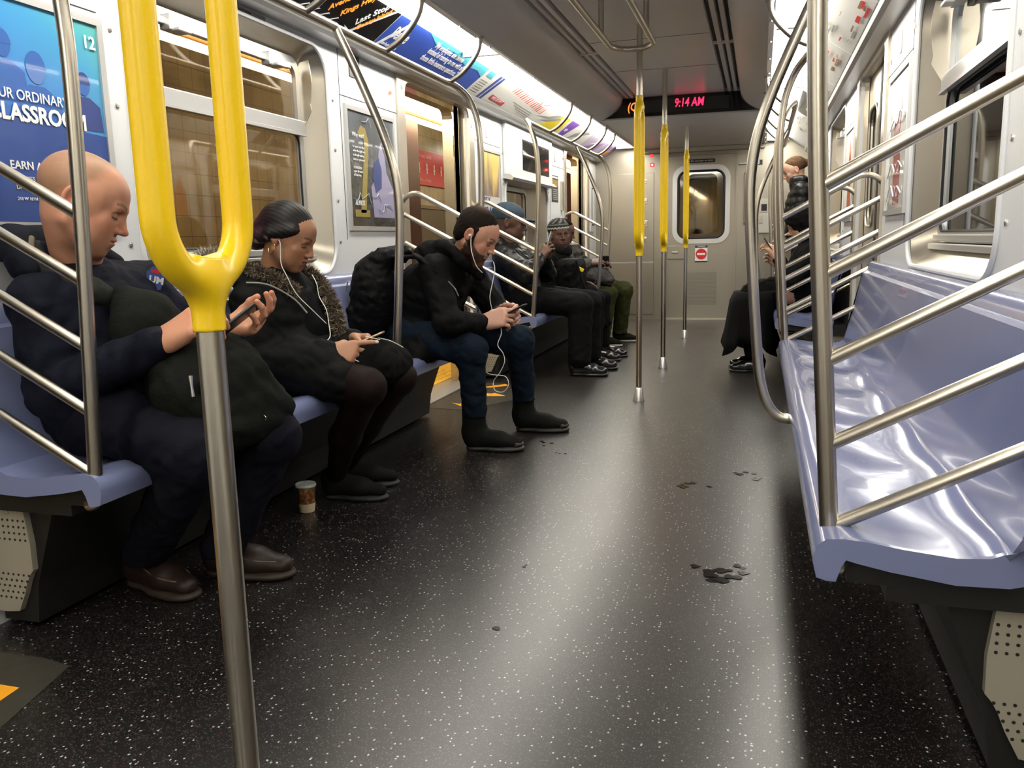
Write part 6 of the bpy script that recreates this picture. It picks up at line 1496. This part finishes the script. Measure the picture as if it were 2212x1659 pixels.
S = SDF(.008); S.cone((-.89, 6.64, .885), (-.86, 6.85, .87), .045, .045, k=.03); S.disp(folds(0.0050, 9, 3)); garment('scarf', S, cloth('charcoal_scarf', (.016, .016, .017), .9), p)
for hx, hy in ((-.62, 6.55), (-.60, 6.78)): shoe(p, (hx, hy, 0), 0, bls, blackm, .27, h=.007)
S = SDF(.010); legs(S, J, (.07, .06, .055, .045)); garment('trousers', S, cloth('black_trouser_cloth', (.008, .008, .009), .85), p)
b2 = thing('backpack', 'black rucksack with small yellow tag held by the woman in the knitted hat', 'bag', (-.72, 6.52, .50))
S = SDF(.009); S.box((-.760, 6.53, .655), (.10, .13, .17), R=Rz(-.3), rnd=.07, k=.05); S.disp(folds(0.0070, 9, 81)); garment('bag_body', S, cloth('black_nylon', (.007, .007, .0075), .6, wr=.5), b2)
mb = MB(); mb.obox(Vector((-.655, 6.405, .735)), (.045, .012, .026), Matrix.Rotation(.5, 3, 'Y'), .002); mb.build('yellow_tag', yadm, b2)
MB().tube([(-.69, 6.40, .80), (-.66, 6.39, .70), (-.62, 6.40, .58)], .010, 8).build('strap', cloth('black_webbing', (.010, .010, .010), .7), b2, True)

# ------------------------------------------------------------------ 6. person in olive trousers with a grey bag
J = dict(pelvis=(-1.0, 7.55, .57), chest=(-1.04, 7.55, .73), neck=(-1.07, 7.55, .92), shR=(-1.02, 7.40, .875), shL=(-1.0, 7.72, .865),
         elR=(-.93, 7.34, .70), elL=(-.88, 7.78, .68), wrR=(-.80, 7.46, .755), wrL=(-.76, 7.60, .74),
         hipR=(-.95, 7.46, .55), hipL=(-.95, 7.64, .55), knR=(-.625, 7.46, .475), knL=(-.530, 7.76, .49), anR=(-.68, 7.46, .10), anL=(-.575, 7.80, .10))
p = person('person in olive trousers and puffy jacket, face hidden behind the knitted hat', (-1.0, 7.55, 0))
hd = head((-1.05, 7.56, 1.035), 5, 15, 0, .95, T5, J['neck'], .006)
S = SDF(.006); S.ell((0, -.020, .040), (.082, .104, .088), k=.02); S.plane((0, .066, .060), (0, .80, -.60), .01); V, Q = local_mesh(S, hd[3]); link('hair', np_mesh('hair', V, Q), cloth('dark_hair_cap', (.008, .006, .005), .9), p, True)
hR = hand(J['wrR'], (.8, .2, .1), (.1, -.5, .8), -1, sc=1.05, tone=(.15, .08, .055), h=.0042, elbow=J['elR']); hL = hand(J['wrL'], (.7, -.3, .1), (.1, .5, .8), 1, sc=1.05, tone=(.15, .08, .055), h=.0042, elbow=J['elL'])
finish_body(p, [hd, hR, hL, core(J, T5, .02)])
pf_ = mat('black_puffer', (.007, .007, .0075), .38, 0, .35); bump(pf_, noise(pf_, coords(pf_), 16, 3), .7, .015)
S = SDF(.010); torso(S, J, .02, (1, 0, 0)); arms(S, J, (.08, .072, .06, .045)); S.disp(lambda P_: .009 * np.abs(np.sin(P_[..., 2] * 48))); S.disp(folds(0.0067, 13.3, 91)); garment('puffer_jacket', S, pf_, p)
S = SDF(.006); S.cone((-.90, 7.365, .715), (-.805, 7.455, .750), .055, .046, k=.02); S.disp(folds(0.0062, 12, 5)); garment('grey_cuff', S, cloth('camo_grey', (.14, .135, .12), .8, fr=40), p)
mb = MB(); mb.obox(Vector((-.835, 7.375, .705)), (.042, .02, .075), Matrix.Rotation(.5, 3, 'Y'), .004); mb.build('red_wrist_tag', mat('signal_red', (.75, .04, .035), .5), p)
S = SDF(.009); legs(S, J, (.098, .084, .078, .072)); S.plane((0, 0, .075), (0, 0, -1), .004); S.disp(folds(0.0067, 11.4, 92)); garment('trousers', S, cloth('olive_trouser_cloth', (.060, .064, .022), .85), p)
wsl = mat('pale_sole', (.35, .33, .28), .5)
for hx, hy, yw in ((-.74, 7.46, -2), (-.64, 7.80, 4)): shoe(p, (hx, hy, 0), yw, cloth('dark_olive_shoe', (.016, .017, .013), .8), wsl, .26, h=.006)
gb = thing('rucksack', 'grey bag with black straps on the lap of the person in olive trousers', 'bag', (-.78, 7.52, .5))
S = SDF(.008); S.ell((-.745, 7.52, .640), (.135, .15, .085), k=.04); S.ell((-.69, 7.50, .60), (.12, .12, .06), k=.04); S.disp(folds(0.0100, 13.3, 93)); garment('bag_body', S, cloth('grey_bag_cloth', (.105, .100, .095), .8), gb)
S = SDF(.006); S.cone((-.80, 7.39, .615), (-.60, 7.42, .555), .018, .016, k=.02); S.cone((-.86, 7.40, .60), (-.80, 7.38, .58), .03, .02, k=.02); garment('black_strap', S, cloth('black_webbing', (.010, .010, .010), .7), gb)
S = SDF(.006); S.box((-.665, 7.53, .765), (.035, .03, .05), rnd=.015, k=.02); V, Q = S.mesh(); tag(link('glove', np_mesh('glove', V, Q), cloth('black_webbing', (.010, .010, .010), .7), None, True, origin=(-.68, 7.53, .70)), 'black glove held in the hands above the grey bag', 'glove')

# ------------------------------------------------------------------ 7. woman standing at the far right door
J = dict(pelvis=(1.06, 8.72, .95), chest=(1.05, 8.72, 1.20), neck=(1.03, 8.72, 1.44), shR=(1.04, 8.90, 1.37), shL=(1.04, 8.54, 1.37),
         elR=(1.02, 8.93, 1.10), elL=(1.02, 8.52, 1.10), wrR=(.93, 8.84, .98), wrL=(.93, 8.64, .98),
         hipR=(1.07, 8.82, .90), hipL=(1.07, 8.62, .90), knR=(1.04, 8.82, .50), knL=(1.04, 8.61, .50), anR=(1.06, 8.82, .11), anL=(1.06, 8.61, .11))
p = person('woman with brown tied hair and black quilted jacket standing by the far right door', (1.06, 8.72, 0))
T7 = (.55, .33, .23)
hd = head((.975, 8.72, 1.575), 186, 24, 0, 1.03, T7, J['neck'], .004, female=True); fr = hd[3]
hR = hand(J['wrR'], (-.8, -.2, .3), (-.2, .2, .8), -1, sc=.95, tone=T7, h=.0045, elbow=J['elR']); hL = hand(J['wrL'], (-.8, .2, .3), (-.2, -.2, .8), 1, sc=.95, tone=T7, h=.0045, elbow=J['elL'])
finish_body(p, [hd, hR, hL, core(J, T7, .018)])
S = SDF(.004); S.ell((0, -.022, .040), (.082, .103, .087), k=.02); S.ell((0, -.118, .020), (.036, .036, .036), k=.02); S.plane((0, .066, .050), (0, .80, -.60), .01)
for q in (-1, 1): S.ell((q * .088, -.006, -.020), (.024, .024, .034), k=.008, op='s')
V, Q = S.mesh(); n_ = (.5 + .5 * wob(V, 30, 4))[:, None]; link('hair', np_mesh('hair', (V * fr[2]) @ fr[0].T + fr[1], Q, np.array((.10, .055, .030)) * (.6 + .8 * n_)), hairm, p, True)
S = SDF(.010); torso(S, J, .015, (1, 0, 0)); arms(S, J, (.075, .066, .055, .045)); S.cone((.99, 8.64, 1.46), (.99, 8.80, 1.46), .055, k=.03); S.cone((1.05, 8.62, 1.47), (1.06, 8.82, 1.47), .05, k=.03); S.disp(lambda P_: -.010 * np.abs(np.cos(P_[..., 2] * 42))); S.disp(folds(0.0034, 13.3, 95)); garment('quilted_jacket', S, pf_, p)
S = SDF(.011); legs(S, J, (.095, .07, .065, .05)); garment('trousers', S, cloth('black_trouser_cloth', (.008, .008, .009), .85), p)
for hx, hy in ((1.12, 8.82), (1.12, 8.61)): shoe(p, (hx, hy, 0), 180, bls, blackm, .25, h=.007)
# ------------------------------------------------------------------ 8. hooded passenger on the far right bench
J = dict(pelvis=(1.0, 6.28, .57), chest=(1.02, 6.28, .73), neck=(1.02, 6.28, .92), shR=(1.03, 6.46, .83), shL=(1.03, 6.10, .83),
         elR=(.92, 6.50, .62), elL=(.90, 6.04, .64), wrR=(.84, 6.36, .74), wrL=(.800, 6.10, .80),
         hipR=(.96, 6.38, .55), hipL=(.96, 6.18, .55), knR=(.56, 6.36, .50), knL=(.56, 6.16, .50), anR=(.62, 6.38, .13), anL=(.63, 6.15, .13))
p = person('hooded passenger in black seated on the far right bench looking at a phone', (1.0, 6.28, 0))
hd = head((.965, 6.28, 1.035), 188, 22, 0, 1.05, (.45, .24, .16), J['neck'], .0042, nose=1.05); fr = hd[3]
hR = hand(J['wrR'], (-.7, -.2, .5), (-.3, .7, .5), -1, sc=1.0, tone=(.55, .33, .23), h=.004, elbow=J['elR']); hL = hand(J['wrL'], (-.55, .1, .75), (.5, -.5, .5), 1, ((.5, .8, .5),) * 4, sc=1.0, tone=(.55, .33, .23), h=.004, elbow=J['elL'])
finish_body(p, [hd, hR, hL, core(J, (.45, .24, .16), .018)])
blk = cloth('black_hooded_cloth', (.0065, .0065, .007), .85)
S = SDF(.005); S.ell((0, -.015, .030), (.100, .128, .112), k=.03); S.ell((0, -.01, -.07), (.092, .10, .085), k=.04); S.ell((0, .130, -.03), (.055, .085, .080), k=.015, op='s'); S.disp(folds(0.0062, 10, 4)); V, Q = local_mesh(S, fr); link('hood', np_mesh('hood', V, Q), blk, p, True)
S = SDF(.010); torso(S, J, .02, (1, 0, 0)); arms(S, J, (.075, .066, .056, .045)); S.cone((1.0, 6.28, .57), (.66, 6.27, .53), .15, .12, k=.06); S.disp(folds(0.0100, 11.4, 97)); garment('jacket', S, blk, p)
# long wide coat skirt falling to the floor
sk = MB(); rings = []
for t, (x0, x1, y0_, y1_, z) in enumerate(((.50, .80, 6.06, 6.48, .565), (.475, .80, 6.04, 6.50, .50), (.46, .78, 6.03, 6.51, .38), (.445, .80, 6.0, 6.53, .25), (.43, .82, 5.98, 6.55, .165))):
    rings.append([sk.bm.verts.new(((x0 + x1) / 2 + (x1 - x0) / 2 * math.copysign(abs(math.cos(a)) ** .6, math.cos(a)) * (1 + .03 * t * math.sin(a * 7)), (y0_ + y1_) / 2 + (y1_ - y0_) / 2 * math.copysign(abs(math.sin(a)) ** .6, math.sin(a)) * (1 + .03 * t * math.cos(a * 6)), z + .012 * t * math.sin(a * 3))) for a in [2 * PI * k / 48 for k in range(48)]])
for a, b in zip(rings[:-1], rings[1:]):
    for k in range(48): sk.bm.faces.new((a[k], a[(k + 1) % 48], b[(k + 1) % 48], b[k]))
sk.bm.faces.new(rings[0]); so_ = sk.build('long_skirt', blk, p, True, ang=80); sm = so_.modifiers.new('thick', 'SOLIDIFY'); sm.thickness = .006
for hx, hy in ((.72, 6.36), (.73, 6.14)): shoe(p, (hx, hy, 0), 182, bls, blackm, .26, h=.007)
S = SDF(.012); legs(S, J, (.06, .055, .05, .042)); garment('leggings', S, cloth('black_trouser_cloth', (.008, .008, .009), .85), p)
phone('small dark phone held up by the hooded passenger', (.735, 6.115, .895), (-.5, 0, .75), (.7, 0, .5), size=(.06, .12, .008), screen=.2)
